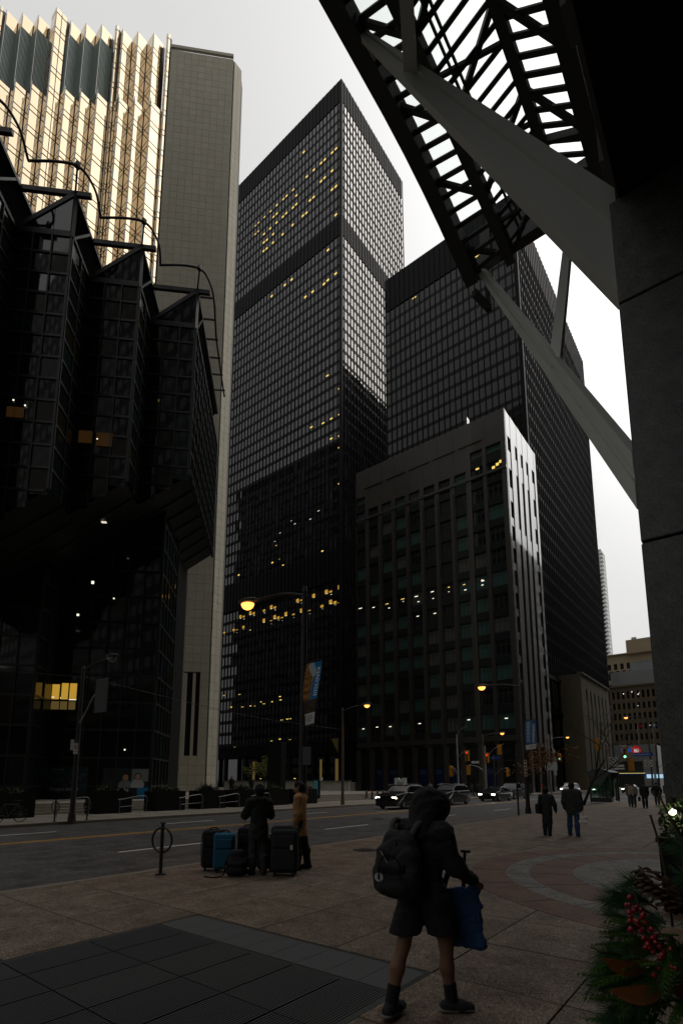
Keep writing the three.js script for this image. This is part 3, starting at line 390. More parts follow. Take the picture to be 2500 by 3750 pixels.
{
  const t = thing('stone_office_block', 'dark stone office block on the far corner with rows of windows, pale east side', 'building');
  const X = -28, Z = -80.9, W = 31.5, Dp = 16.4, H = 65.5;
  const stone = P({ map: concTex, color: lin(.048, .041, .034), roughness: .5, clearcoat: 1, clearcoatRoughness: .06 }), stoneP = stone, span = P({ color: lin(.014, .020, .018), roughness: .2 });
  part(t, 'core', box(W - 1.3, H - 1, Dp - 1.3, X - W / 2, (H - 1) / 2, Z - Dp / 2), M.black);
  const cols = [0, 1, 2, 3, 4, 5, 6, 7, 8, 9].map(k => { const c = 2.2 + k * 3.14, h = k === 0 ? 1.35 : 1.12; return [c - h, c + h]; }), rows = []; for (let k = 0; k < 12; k++) rows.push([10.1 + k * 3.97, 12.75 + k * 3.97]);
  rows.push([58.2, 59.6]);
  const blind = [M.tealBlind, M.tealBlind, M.greyBlind, M.darkGlass, M.darkGlass, M.tealBlind];
  facade(t, { o: [X, Z], u: [-1, 0], n: [0, 1], W, y0: 7.6, y1: H, cols, rows, wall: stone, spandrel: span, skip: (i, r) => (r[0] > 58 && (i < 2 || i > 8)) ? false : r[0] > 58, pick: (i, j) => { if (i === 4 || i === 3) return j < 5 ? (rnd() < .6 ? M.greyBlind : M.tealBlind) : M.darkGlass; return blind[Math.floor(rnd() * 6)]; } });
  // proud shafts between the middle columns
  for (let k = 2; k < 8; k++) bx(t, 'shaft', stone, X - (3.77 + k * 3.14), 31, Z + .12, .42, 44, .26);
  for (let k = 0; k < 5; k++) bx(t, 'panel_recess_frame', stone, X - 6.4 - k * 5.2, 61.4, Z + .06, 4.4, .4, .14);
  bx(t, 'cornice', stone, X - W / 2, 54.6, Z + .07, W, .5, .16); bx(t, 'string_course', stone, X - W / 2, 8.6, Z + .09, W, .9, .2);
  // rooms with the lights on
  const lr = (k, j, m, dx = 0, dy = .6, w = .5) => bx(t, 'ceiling_light', m, X - (2.2 + k * 3.14) + dx, 11.5 + j * 3.97 + dy, Z - .36, w, .12, .03);
  for (const k of [1, 2, 3, 4, 5, 6, 7, 8, 9]) { lr(k, 6, rnd() < .5 ? M.whiteLight : M.ceilingLight, rr(-.5, .1), rr(.2, .8), rr(.3, .8)); if (rnd() < .7) lr(k, 6, M.whiteLight, rr(0, .7), rr(-.8, 0), rr(.2, .5)); if (rnd() < .35) lr(k, 6, M.softLight, rr(-.6, .6), rr(-.6, .4), .25); }
  for (const [k, j] of [[1, 6], [5, 5], [4, 5], [9, 0], [7, 0], [5, 0], [2, 0], [0, 0], [8, 0]]) { lr(k, j, M.whiteLight, rr(-.4, .4), rr(.2, .6), .5); }
  for (const dx of [-.4, .3, .9]) bx(t, 'ceiling_light', M.ceilingLight, X - 2 + dx, 55.6 + dx * .5, Z - .34, .5, .5, .03); bx(t, 'ceiling_light', M.ceilingLight, X - 5.3, 56.4, Z - .34, .6, .5, .03);
  // ground floors: tall openings with dark-blue shop posters, stone bands
  for (let k = 0; k < 11; k++) bx(t, 'ground_pier', stone, X - .4 - k * 3.07, 3.8, Z - .05, .95, 7.6, .7);
  const posterM = [mat(.006, .012, .07, .3), mat(.008, .02, .09, .3), M.darkGlass];
  for (let k = 0; k < 10; k++) { bx(t, 'shop_window', M.darkGlass, X - 1.94 - k * 3.07, 3.8, Z - .35, 2.1, 7.5, .05); bx(t, 'shop_transom', M.darkSteel, X - 1.94 - k * 3.07, 5.1, Z - .3, 2.1, .12, .08); for (let q = 0; q < 4; q++) bx(t, 'grille_bar', M.darkSteel, X - 1.2 - k * 3.07 - q * .5, 5.9, Z - .3, .06, 1.5, .06); }
  const shopText = (lines, x, y, w, h) => { const c = document.createElement('canvas'); c.width = 128; c.height = 256; const g = c.getContext('2d'); g.fillStyle = '#0c1845'; g.fillRect(0, 0, 128, 256); g.fillStyle = '#9fb0d8'; g.font = '15px sans-serif'; lines.forEach((l, i) => g.fillText(l, 10, 34 + i * 20)); const tx = new THREE.CanvasTexture(c); tx.colorSpace = THREE.SRGBColorSpace; part(t, 'shop_poster', new THREE.BoxGeometry(w, h, .03), S({ map: tx, roughness: .3 }), [x, y, Z - .28]); };
  [[1, 'Here to'], [3, 'Protection'], [4, 'Financial'], [5, 'Save more'], [7, 'Advice for'], [8, 'Solutions']].forEach(([k, s], i) => shopText([s, 'what matters', 'most to you'], X - 1.94 - k * 3.07, 2.3, 1.9, 3.6));
  // east side
  const cE = [0, 1, 2, 3, 4].map(k => { const c = [1.9, 5.3, 8.2, 11.1, 14.5][k], h = k % 4 ? .62 : .8; return [c - h, c + h]; });
  facade(t, { o: [X, Z - .001], u: [0, -1], n: [1, 0], W: Dp, y0: 7.6, y1: H, cols: cE, rows: [[8.2, 42.4], ...rows.slice(0, 9), [45.2, 55.4], [46, 49], [51.5, 55], [58.4, 61]], wall: stoneP, inset: .1, spandrel: stone, frame: windowFrame2, skip: (i, r) => i % 4 ? (r[1] - r[0] < 8 && r[0] < 58) : r[1] - r[0] > 8, pick: () => M.darkGlass });
  for (let k = 0; k < 5; k++) { bx(t, 'ground_pier', stoneP, X - .1, 3.8, Z - .4 - k * 3.8, .6, 7.6, 1.1); bx(t, 'shop_window', M.darkGlass, X - .35, 3.8, Z - 2.3 - k * 3.8, .05, 7.4, 2.7); }
  bx(t, 'stair_tower_fin', stoneP, X - 6.9, H + .6, Z - .5, .4, 1.6, 1);
}
// ---------------------------------------------------------------- buildings further up the avenue
{
  const t = thing('limestone_bank', 'pale limestone bank block in front of the lower black tower', 'building');
  const x = -27.6, z0 = -119.4, Wd = 27; part(t, 'core', box(9, 24.5, Wd - 1, x - 5, 12.2, z0 - Wd / 2), M.stoneDark);
  facade(t, { o: [x, z0], u: [0, -1], n: [1, 0], W: Wd, y0: 0, y1: 25, cols: [...Array(6)].map((_, k) => [3.4 + k * 3.8, 4.6 + k * 3.8]), rows: [[3, 11], [19.4, 22]], wall: M.limestone, frame: windowFrame2, pick: () => M.darkGlass });
  bx(t, 'end_wall', M.limestone, x - 4.7, 12.5, z0 + .15, 9.4, 25, .3); bx(t, 'coping', M.limestone, x - .2, 25.2, z0 - Wd / 2, 1, .4, Wd + .4);
}
function tanBlock(name, label, x0, x1, z, H, cols, rows, wallM, arch) {
  const t = thing(name, label, 'building'), W = x1 - x0, cw = W / cols; part(t, 'core', box(W, H - .4, 16, (x0 + x1) / 2, (H - .4) / 2, z - 8.65), wallM);
  facade(t, { o: [x0, z], u: [1, 0], n: [0, 1], W, y0: 0, y1: H, cols: [...Array(cols)].map((_, k) => [cw * (k + .22), cw * (k + .76)]), rows, wall: wallM, frame: windowFrame2, pick: () => M.darkGlass });
  bx(t, 'cornice', wallM, (x0 + x1) / 2, H + .25, z + .2, W + .6, .5, .8); return t;
}
{
  const rows = []; for (let k = 0; k < 8; k++) rows.push([1.5 + k * 3.55, 3.7 + k * 3.55]); rows.push([30, 32.6]);
  const a = tanBlock('sandstone_block', 'tan stone office block with paired windows at the end of the avenue', -38.4, -21.8, -200, 34.2, 11, rows, M.stone);
  for (const [x, y] of [[-33, 31.8], [-30.4, 32.2], [-28.6, 31.2], [-29, 27.3], [-31.4, 13.2], [-31.2, 9.6], [-26, 20.4], [-28.2, 31.6]]) bx(a, 'ceiling_light', M.whiteLight, x, y, -200.1, .28, .28, .03);
  bx(a, 'plant_room', M.metalPanel, -29, 37.2, -203, 15.5, 5.2, 4); bx(a, 'plant_room', M.metalPanel, -27, 41.2, -205, 7.5, 3.6, 4);
  const r2 = []; for (let k = 0; k < 8; k++) r2.push([12 + k * 5.1, 15.2 + k * 5.1]); r2.push([52.4, 55.2]);
  const b = tanBlock('sandstone_tower', 'tall tan stone building with arched windows behind the tan office block', -52, -28.5, -262, 59, 9, r2, M.stone2);
  bx(b, 'upper_block', M.stone2, -34, 62, -264, 12.5, 6.2, 8); bx(b, 'roof_tank', M.metalPanel, -37.4, 66, -264, 1.9, 1.6, 1.9);
  for (let k = 0; k < 5; k++) part(b, 'window_arch', new THREE.CylinderGeometry(.95, .95, .12, 14, 1, false, Math.PI / 2, Math.PI).rotateX(Math.PI / 2), M.darkGlass, [-50 + k * 2.61, 50.9, -261.9]);
  bx(b, 'coping', M.stone, -40, 59.4, -261.6, 24.4, .35, 1.2);
  // slim residential tower with balconies
  const c = thing('balcony_tower', 'slim distant residential tower with stacked balconies right of the black towers', 'building'); part(c, 'core', box(14, 168, 14, -79, 84, -402), M.metalPanel);
  for (let k = 0; k < 46; k++) { bx(c, 'balcony', M.white, -72.0, 28 + k * 3.05, -396.4, 2.0, 1.05, 4.6); bx(c, 'window', M.darkGlass, -71.96, 29.4 + k * 3.05, -402, .08, 1.6, 6); }
  for (let k = 0; k < 40; k++) bx(c, 'window', M.darkGlass, -75.2, 29.4 + k * 3.05, -394.96, 5, 1.7, .1);
  // glass pavilion behind
  const d = thing('plant_house', 'small grey rooftop house between the balcony tower and tan stone building', 'rooftop house'); part(d, 'wall', box(9, 60, 8, -57, 30, -275), M.metalPanel); bx(d, 'roof_edge', M.darkSteel, -57, 60.2, -275, 9.2, .4, 8.2); for (let k = 0; k < 5; k++) bx(d, 'panel_rib', M.darkSteel, -60.6 + k * 1.8, 56, -270.95, .12, 8, .1);
}
// bank branch with a sign, at the end of the avenue
{
  const t = thing('bank_branch', 'low grey panelled bank branch with blue letters and a round red sign', 'building'), z = -186;
  part(t, 'core', box(14, 13, 8, -29.8, 6.5, z - 4.2), M.darkSteel);
  for (let i = 0; i < 7; i++) for (let j = 0; j < 3; j++) bx(t, 'facade_panel', M.metalPanel, -35.6 + i * 1.9, 8.9 + j * 1.75, z, 1.86, 1.7, .2);
  for (let j = 0; j < 6; j++) bx(t, 'facade_panel', M.metalPanel, -25.2, 1 + j * 1.3, z, 3.4, 1.26, .2);
  part(t, 'entrance_glass', box(8.4, 7.6, .1, -31.4, 3.8, z - .6), M.darkGlass); bx(t, 'fascia_light_strip', glow(1, .8, .25, 1.3), -31, 4.35, z + .2, 9, .12, .1); bx(t, 'blue_fascia', M.blueSign, -31, 4.0, z + .18, 9.4, .45, .12);
  for (const x of [-25.2, -22.6]) { bx(t, 'wall_screen', M.screen, x, 3.4, z + .35, 1.9, 1.15, .08); bx(t, 'screen_bracket', M.darkSteel, x, 3.4, z + .2, .5, .4, .3); }
  const font = await new (await import('three/addons/loaders/FontLoader.js')).FontLoader().loadAsync('fonts/droid/droid_sans_bold.typeface.json');
  const { TextGeometry } = await import('three/addons/geometries/TextGeometry.js');
  const tg = new TextGeometry('BMO', { font, size: 1.25, depth: .12, curveSegments: 4 }); tg.computeBoundingBox(); part(t, 'sign_letters', tg, glow(.02, .18, .9, .55), [-32.9, 10.9, z + .12]);
  part(t, 'round_sign', new THREE.CylinderGeometry(1.28, 1.28, .2, 40).rotateX(Math.PI / 2), glow(.8, .01, .015, .55), [-28.4, 11.5, z + .2]);
  const rim = new THREE.TorusGeometry(1.3, .05, 8, 40); part(t, 'sign_rim', rim, M.redSign, [-28.4, 11.5, z + .25]);
  const s = new THREE.Shape(); [[-.62, -.25], [-.62, .45], [-.32, .1], [0, .5], [.32, .1], [.62, .45], [.62, -.25]].forEach(([x, y], i) => i ? s.lineTo(x, y) : s.moveTo(x, y)); part(t, 'sign_emblem', G([new THREE.ExtrudeGeometry(s, { depth: .06, bevelEnabled: false }), box(1.24, .2, .06, 0, -.5, .03)]), glow(1, .95, .9, .75), [-28.4, 11.5, z + .31]);
  const F = (px, col, lab, k) => { const f = thing('flag', lab, 'flag', [px, 13.2, z + 1]); part(f, 'pole', bar([0, 0, 0], [0, 6.4, 0], .05), M.galv); const g = new THREE.PlaneGeometry(1.3, .9, 8, 4), p = g.attributes.position; for (let i = 0; i < p.count; i++) p.setZ(i, .12 * Math.sin(p.getX(i) * 5 + k)); g.computeVertexNormals(); const m = part(f, 'cloth', g, S({ color: col, side: THREE.DoubleSide, roughness: .9 }), [.7, 5.7, 0]); if (k) part(f, 'stripe', new THREE.BoxGeometry(.5, .8, .02), M.white, [.55, 5.7, .14]); };
  F(-27.4, lin(.45, .02, .02), 'red flag on a thin pole above the bank branch', 0); F(-23.4, lin(.05, .1, .35), 'white and blue flag on a thin pole above the bank branch', 1);
}
// buildings outside the frame whose shade falls on the avenue
{
  const e = thing('east_side_block', 'office block on the east side beyond the cross street, outside the picture at right', 'building'); part(e, 'wall', slabBox(-2, 30, -80, -205, 0, 80, 3), mat(.03, .029, .027, .95)); for (let k = 0; k < 19; k++) bx(e, 'window_band', M.darkGlass, -2.03, 5 + k * 4, -142, .06, 2.2, 124);
  const s = thing('south_west_tower', 'dark office tower on the west side behind the camera, outside the picture', 'building'); part(s, 'wall', slabBox(-34, -135, 62, 14, 0, 180, 3), M.goldFrame); for (let k = 0; k < 30; k++) bx(s, 'window_band', M.darkGlass, -84, 6 + k * 4.7, 13.97, 100, 2.6, .06);
  const w = thing('west_black_tower', 'black steel tower west of the gold glass tower, outside the picture', 'building'); part(w, 'wall', slabBox(-116, -176, -22, -62, 0, 136, 3), M.blackSteel); for (let k = 0; k < 32; k++) bx(w, 'window_band', M.darkGlass, -146, 6 + k * 4, -62.03, 59, 2.4, .06);
  const b = thing('south_station', 'long stone building closing the avenue behind the camera, outside the picture', 'building'); part(b, 'wall', slabBox(-90, 60, 114, 140, 0, 34, 3), M.stone); for (let k = 0; k < 24; k++) bx(b, 'pilaster', M.stone2, -84 + k * 6, 15, 113.8, 1.6, 26, .6);
}
// ---------------------------------------------------------------- street lamps, banners, signals, signs
const headG = (() => { const pr = [[0, .0], [.10, .01], [.17, .05], [.2, .1], [.17, .16], [.1, .2], [0, .21]].map(([x, y]) => new THREE.Vector2(x, y)); return new THREE.LatheGeometry(pr, 18).scale(2.1, .95, 1.1); })();
const bulbG = new THREE.SphereGeometry(.2, 18, 10, 0, Math.PI * 2, Math.PI / 2, Math.PI / 2).scale(1.15, 1.0, .95);
function streetLamp(label, x, z, h, armX, lit, m = M.pole, y0 = 0, power = 5) {
  const t = thing('street_lamp', label, 'street lamp', [x, y0, z]), s = Math.sign(armX), L = Math.abs(armX);
  part(t, 'pole', G([cyl(.125, .075, h, 0, 0, 0, 14), cyl(.18, .15, .35, 0, 0, 0, 14), cyl(.09, .05, .18, 0, h, 0, 12)]), m);
  part(t, 'arm', tube([[0, h - .1, 0], [s * L * .35, h + .14, 0], [s * (L - .35), h + .22, 0]], .042, 20, 8), m);
  const hd = part(t, 'lamp_head', G([headG, bar([-s * .3, .06, 0], [-s * .62, .04, 0], .06, .045)]), mat(.06, .05, .045, .55), [s * L, h + .16, 0]);
  const b = part(t, 'lamp_bulb', bulbG, lit ? M.lamp : mat(.25, .25, .24, .2), [s * L, h + .17, 0]);
  if (lit) { const p = new THREE.SpotLight(0xff9a45, power * 2, 0, 1.15, .7, 2); p.position.set(s * L, h + .07, 0); p.target.position.set(s * L, 0, 0); p.castShadow = true; p.shadow.radius = 6; t.add(p, p.target); }
  return t;
}
const lamp1 = streetLamp('tall street lamp with a lit orange globe, on the near kerb beside the travellers', -9.96, -10.94, 7.35, -2.5, true);
streetLamp('lit street lamp on a tan pole by the far kerb before the tall tower', -25.6, -32.8, 7.5, 2.4, true, M.poleTan);
const lamp3 = streetLamp('lit street lamp on the near kerb ahead of the walking couple', -10.3, -30.3, 7.4, -2.45, true);
streetLamp('small lit street lamp on the far corner by the stone block', -26, -61.4, 7.4, 2.5, true, M.poleTan);
streetLamp('lit street lamp with curved arm beyond the crossing, by the limestone bank', -25.8, -87.2, 8.6, 3, true, M.galv);
streetLamp('lit street lamp right of the crossing, in front of the bank branch', -10.25, -77, 10.0, -2.4, true);
streetLamp('unlit street lamp in front of the dark glass hall', -24.72, -11.57, 7.1, 2.6, false, M.pole);
function bannerCloth(label, x, z, y0, y1, w, tilt, draw, hx) {
  const t = thing('street_banner', label, 'banner', [x, y0, z]), c = document.createElement('canvas'); c.width = 256; c.height = 704; draw(c.getContext('2d')); const tx = new THREE.CanvasTexture(c); tx.colorSpace = THREE.SRGBColorSpace;
  const H = y1 - y0, g = new THREE.BoxGeometry(w, H, .006, 6, 16, 1), p = g.attributes.position; for (let i = 0; i < p.count; i++) { const v = p.getY(i) / H + .5; p.setXYZ(i, p.getX(i) + tilt * (v - .5) * H + w / 2, p.getY(i) + H / 2 + .1 * p.getX(i), p.getZ(i) + .05 * Math.sin(v * 4 + p.getX(i) * 4)); } g.computeVertexNormals();
  part(t, 'cloth', g, S({ map: tx, roughness: .75 })); part(t, 'bracket', bar([-hx, H + .02, 0], [w + .14, H + .06, 0], .016), M.darkSteel); part(t, 'bracket', bar([-hx, -.02, 0], [w * .8, -.04, 0], .016), M.darkSteel); return t;
}
bannerCloth('blue and amber street banner reading DISCOVER on the near lamp post', -9.9, -10.9, 3.38, 5.16, .52, .11, g => {
  g.fillStyle = '#a87430'; g.fillRect(0, 0, 256, 704); const gr = ['#bd8440', '#8e5f28', '#cc944c', '#a0702f']; for (let j = 0; j < 26; j++) for (let i = 0; i < 5; i++) { g.fillStyle = gr[(i * 3 + j * 5) % 4]; g.fillRect(i * 30, 60 + j * 20, 28, 18); } g.fillStyle = '#4a3014'; for (let j = 0; j < 5; j++) for (let i = 0; i < 3; i++) g.fillRect(16 + i * 42, 150 + j * 84, 18, 46); g.fillRect(0, 120, 150, 8); g.fillRect(0, 330, 150, 9);
  g.fillStyle = '#c4d2da'; g.beginPath(); g.moveTo(60, 0); g.lineTo(256, 0); g.lineTo(256, 160); g.lineTo(130, 170); g.lineTo(40, 40); g.fill(); g.strokeStyle = '#8ba0ae'; g.lineWidth = 3; for (let k = 0; k < 12; k++) { g.beginPath(); g.moveTo(60 + k * 17, 0); g.lineTo(110 + k * 13, 160); g.stroke(); }
  g.fillStyle = '#1c86c4'; g.beginPath(); g.moveTo(120, 0); g.lineTo(256, 0); g.lineTo(256, 430); g.lineTo(140, 430); g.lineTo(140, 220); g.lineTo(190, 120); g.fill(); g.fillStyle = '#4d3b2e'; g.fillRect(0, 430, 256, 150); for (let k = 0; k < 30; k++) { g.fillStyle = ['#403022', '#1e1611', '#523d28'][k % 3]; g.fillRect((k * 61) % 256, 440 + (k * 29) % 120, 30, 22); }
  g.fillStyle = '#dededa'; g.fillRect(0, 580, 256, 124); g.fillStyle = '#9c9c98'; g.fillRect(24, 596, 60, 60); g.fillStyle = '#454542'; g.font = 'bold 22px sans-serif'; ['TORONTO', 'FINANCIAL', 'DISTRICT'].forEach((s, i) => g.fillText(s, 104, 622 + i * 26));
  g.save(); g.translate(240, 400); g.rotate(-Math.PI / 2); g.fillStyle = '#ffffff'; g.font = 'bold 70px sans-serif'; g.fillText('DISCOVER', 0, 0); g.restore(); }, .05);
bannerCloth('pale blue street banner reading OPPORTUNITY on the lamp post beyond the couple', -10.2, -30.2, 3.62, 5.3, .62, .04, g => {
  g.fillStyle = '#4676a4'; g.fillRect(0, 0, 256, 704); g.strokeStyle = '#d4e0ea'; g.lineWidth = 7; g.fillStyle = '#8fb0cc'; for (let k = 0; k < 6; k++) { g.beginPath(); g.arc(78, 70 + k * 84, 36, 0, 7); g.fill(); g.stroke(); } g.fillStyle = '#e4e4e0'; g.fillRect(0, 590, 256, 114); g.fillStyle = '#555'; g.font = 'bold 20px sans-serif'; g.fillText('TORONTO', 110, 640); g.fillText('FINANCIAL', 110, 664);
  g.save(); g.translate(222, 560); g.rotate(-Math.PI / 2); g.fillStyle = '#ffffff'; g.font = 'bold 66px sans-serif'; g.fillText('OPPORTUNITY', 0, 0); g.restore(); }, .05);
{ const t = thing('pennant', 'faded yellow pennant hanging on the tan lamp post on the far kerb', 'pennant', [-25.7, 4.05, -32.3]), s = new THREE.Shape([new THREE.Vector2(0, 0), new THREE.Vector2(.06, 1.1), new THREE.Vector2(-.66, 1.12)]); part(t, 'cloth', new THREE.ExtrudeGeometry(s, { depth: .01, bevelEnabled: false }), mat(.22, .17, .03, .8)); part(t, 'bracket', bar([-.7, 1.13, 0], [.14, 1.13, 0], .016), M.darkSteel); }
const plateSign = (label, cat, x, y, z, w, h, m, ry = 0, name = 'street_sign') => { const t = thing(name, label, cat, [x, y, z], ry); part(t, 'plate', rbox(w, h, .02, .008), m); for (const s of [-1, 1]) part(t, 'clamp', box(.05, .04, .09, 0, s * h * .28, -.05), M.galv); return t; };
const textPlate = (w, h, bg, draw, W = 256, Hh = 128) => { const c = document.createElement('canvas'); c.width = W; c.height = Hh; const g = c.getContext('2d'); g.fillStyle = bg; g.fillRect(0, 0, W, Hh); draw(g); const tx = new THREE.CanvasTexture(c); tx.colorSpace = THREE.SRGBColorSpace; return S({ map: tx, roughness: .45 }); };
plateSign('blank grey back of a sign plate on the near lamp post below the banner', 'sign', -9.74, 2.5, -10.86, .28, .5, mat(.12, .12, .12, .5, { metalness: .4 }), .1);
plateSign('blank pale sign box held out from the unlit lamp post', 'sign', -22.7, 5.62, -11.5, .9, 1.55, mat(.10, .105, .105, .5), .12);
solo('sign_arm', tube([[0, 0, 0], [.6, .55, 0], [1.1, 1.05, .02], [1.9, 1.5, .04]], .035, 18, 8), M.galv, 'curved steel arm carrying the blank sign box on the unlit lamp post', 'sign arm', [-24.68, 4.5, -11.55]);
plateSign('small white notice on the pole of the unlit lamp', 'notice', -25.0, 3.5, -11.46, .22, .5, mat(.4, .4, .38, .6), .3);
plateSign('small parking sign on the pole of the unlit lamp', 'sign', -24.5, 3.3, -11.4, .3, .5, textPlate(.3, .5, '#b9bab5', g => { g.strokeStyle = '#8a1512'; g.lineWidth = 16; g.beginPath(); g.arc(64, 90, 42, 0, 7); g.stroke(); g.fillStyle = '#222'; g.fillRect(58, 60, 14, 60); g.fillRect(20, 190, 90, 10); }, 128, 256), .2);
function signal(label, x, y, z, face, lit, group) {
  const t = thing('traffic_signal', label, 'traffic signal', [x, y, z], face); part(t, 'housing', rbox(.34, 1.02, .22, .03), M.signalYellow); part(t, 'backplate', rbox(.52, 1.2, .02, .008, 0, 0, -.06), M.signalYellow);
  for (let k = 0; k < 3; k++) { const on = lit === k; part(t, 'signal_lens', new THREE.SphereGeometry(.115, 14, 8, 0, 7, 0, Math.PI / 2).rotateX(Math.PI / 2).scale(1, 1, .35), on ? (k === 0 ? M.red : M.green) : mat(.015, .015, .012, .3), [0, .32 - k * .32, .11]); const v = new THREE.CylinderGeometry(.135, .135, .2, 14, 1, true, -Math.PI * .62, Math.PI * 1.24).rotateX(Math.PI / 2); part(t, 'visor', v, S({ color: lin(.5, .23, .01), side: THREE.DoubleSide, roughness: .5 }), [0, .32 - k * .32, .2]); }
  part(t, 'bracket', box(.06, .06, .3, 0, .1, -.2), M.galv); return t;
}
signal('yellow traffic signal showing red on the galvanised pole at the far corner', -24.55, 4.6, -53.6, .15, 0);
signal('yellow traffic signal turned sideways low on the galvanised pole', -26.5, 2.95, -53.6, 1.3, -1);
signal('yellow traffic signal showing red beside the blue street plate', -25.45, 4.65, -61.2, .1, 0);
signal('yellow traffic signal seen from behind, low beside the far corner pole', -28.0, 3.2, -61.4, Math.PI, -1);
signal('large yellow traffic signal seen from behind above the far corner', -23.9, 5.6, -61.4, Math.PI, -1);
signal('yellow traffic signal facing sideways on the last pole before the orange tree', -24.1, 2.95, -64.1, 1.7, -1);
signal('yellow traffic signal showing green behind the orange-leaved tree', -24.15, 5.65, -87, 0, 2);
signal('yellow traffic signal showing green beside the no-turn sign and bank sign', -9.5, 4.45, -55.8, 0, 2);
signal('yellow traffic signal seen from behind, under the green one by the bank', -9.15, 3.38, -56.4, Math.PI, -1);
signal('large yellow traffic signal seen from behind among the bare branches', -11.9, 5.45, -56.2, Math.PI, -1);
function signalPole(label, x, z, h, arms, m) { const t = thing('signal_pole', label, 'signal pole', [x, 0, z]); part(t, 'pole', G([cyl(.10, .08, h, 0, 0, 0, 12), cyl(.15, .13, .3)]), m); for (const a of arms) part(t, 'mast_arm', tube(a, .032, 18, 7), M.galv); return t; }
signalPole('galvanised signal pole with curved arms at the far corner, left of the others', -25.8, -53.8, 7, [[[0, 4.3, 0], [.5, 4.9, 0], [1.25, 5.1, .1]], [[0, 2.4, 0], [-.4, 3.2, 0], [-.75, 3.5, .1]], [[0, 6.6, 0], [.3, 7.4, 0], [1.3, 7.9, 0]]], M.galv);
signalPole('signal pole with arms to both sides by the blue street plate', -26.1, -62.2, 6.2, [[[.1, 4.6, 0], [1.2, 5.8, 0], [2.6, 6.3, .5]], [[0, 2.9, 0], [-1, 3.6, 0], [-2, 3.9, .5]]], M.galv);
signalPole('slim signal pole nearest the orange-leaved tree on the far corner', -25.8, -64.2, 5.2, [[[0, 2.5, 0], [.8, 3.3, 0], [1.7, 3.5, 0]]], M.darkSteel);
signalPole('galvanised signal pole beyond the crossing with a signal on green', -25.85, -87.6, 7.6, [[[0, 4.6, 0], [.8, 5.2, 0], [1.65, 5.7, .3]]], M.galv);
signalPole('thick dark signal pole left of the bank sign, carrying the no-turn sign', -10.55, -56.1, 7.4, [[[0, 2.9, 0], [.5, 3.7, 0], [1.5, 4.1, .1]], [[0, 4.9, 0], [.8, 5.2, 0], [2.4, 4.6, .2]], [[0, 5, 0], [-.8, 5.6, 0], [-1.3, 6, 0]]], M.pole);
signalPole('dark post right of the crossing under the far lamp', -9.6, -77.6, 5, [[[0, 3.4, 0], [.8, 4.2, 0], [1.7, 4.4, 0]]], M.pole);
const noTurn = g => { g.fillStyle = '#c9c9c4'; g.fillRect(0, 0, 128, 128); g.strokeStyle = '#1a1a1a'; g.lineWidth = 12; g.beginPath(); g.moveTo(44, 100); g.lineTo(44, 66); g.lineTo(86, 46); g.stroke(); g.strokeStyle = '#3a1614'; g.lineWidth = 12; g.beginPath(); g.arc(64, 64, 50, 0, 7); g.stroke(); g.beginPath(); g.moveTo(30, 30); g.lineTo(98, 98); g.stroke(); };
plateSign('square no-turn sign on the thick pole left of the bank sign', 'sign', -10.57, 3.78, -55.9, .72, .72, textPlate(1, 1, '#ccc', noTurn, 128, 128)); plateSign('square no-turn sign on the post right of the crossing', 'sign', -10.5, 4.1, -76.8, .85, .85, textPlate(1, 1, '#ccc', noTurn, 128, 128));
const stName = (s) => textPlate(1, 1, '#123a8c', g => { g.fillStyle = '#c5cfe4'; g.font = 'bold 56px sans-serif'; g.fillText(s, 14, 84); }, 512, 128);
plateSign('blue street plate reading Wellington St W under the bank sign', 'street sign', -10.95, 5.25, -76.6, 2.1, .46, stName('Wellington St W')); plateSign('blue street plate reading Bay St on the far corner', 'street sign', -25.2, 4.72, -63.3, 1.2, .4, stName('Bay St'));
plateSign('small white plate above a street name board on the near crossing pole', 'sign', -10.1, 3.0, -55.85, .9, .16, M.white); plateSign('arched white street name board on the near crossing pole', 'sign', -10.12, 3.28, -55.86, .9, .22, M.white); plateSign('tall narrow red and white parking notice on the near crossing pole', 'notice', -10.62, 2.05, -55.88, .2, .75, textPlate(1, 1, '#c9c9c4', g => { g.fillStyle = '#9c1a18'; g.fillRect(0, 0, 64, 60); g.fillStyle = '#333'; for (let k = 0; k < 6; k++) g.fillRect(10, 90 + k * 24, 44, 8); }, 64, 256)); plateSign('tall narrow white and red parking notice higher on the near crossing pole', 'notice', -10.72, 2.95, -55.88, .24, .7, textPlate(1, 1, '#b9b6b0', g => { g.fillStyle = '#8c2a20'; g.fillRect(8, 30, 48, 40); g.fillStyle = '#444'; for (let k = 0; k < 5; k++) g.fillRect(10, 110 + k * 26, 44, 8); }, 64, 256));
plateSign('narrow red and white parking notice on the banner lamp post beyond the couple', 'notice', -10.26, 2.55, -30.14, .17, .95, textPlate(1, 1, '#c4bdb6', g => { g.fillStyle = '#7c2a24'; for (let k = 0; k < 5; k++) g.fillRect(8, 14 + k * 50, 48, 22); }, 64, 256)); plateSign('white arrow plate on the pole at the far corner', 'sign', -27, 4.15, -61.2, 1.0, .28, M.white);
plateSign('pair of pale plates on the pole beyond the crossing, behind the orange tree', 'sign', -25.6, 4.25, -87.1, 2.0, 1.3, mat(.45, .46, .45, .5));
{ const t = thing('crossing_post', 'thin dark post at the near kerb left of the banner lamp post', 'post', [-10.25, 0, -28.6]); part(t, 'post', cyl(.05, .045, 3.2, 0, 0, 0, 10), M.pole); part(t, 'cap', new THREE.SphereGeometry(.06, 10, 8).translate(0, 3.2, 0), M.pole); }
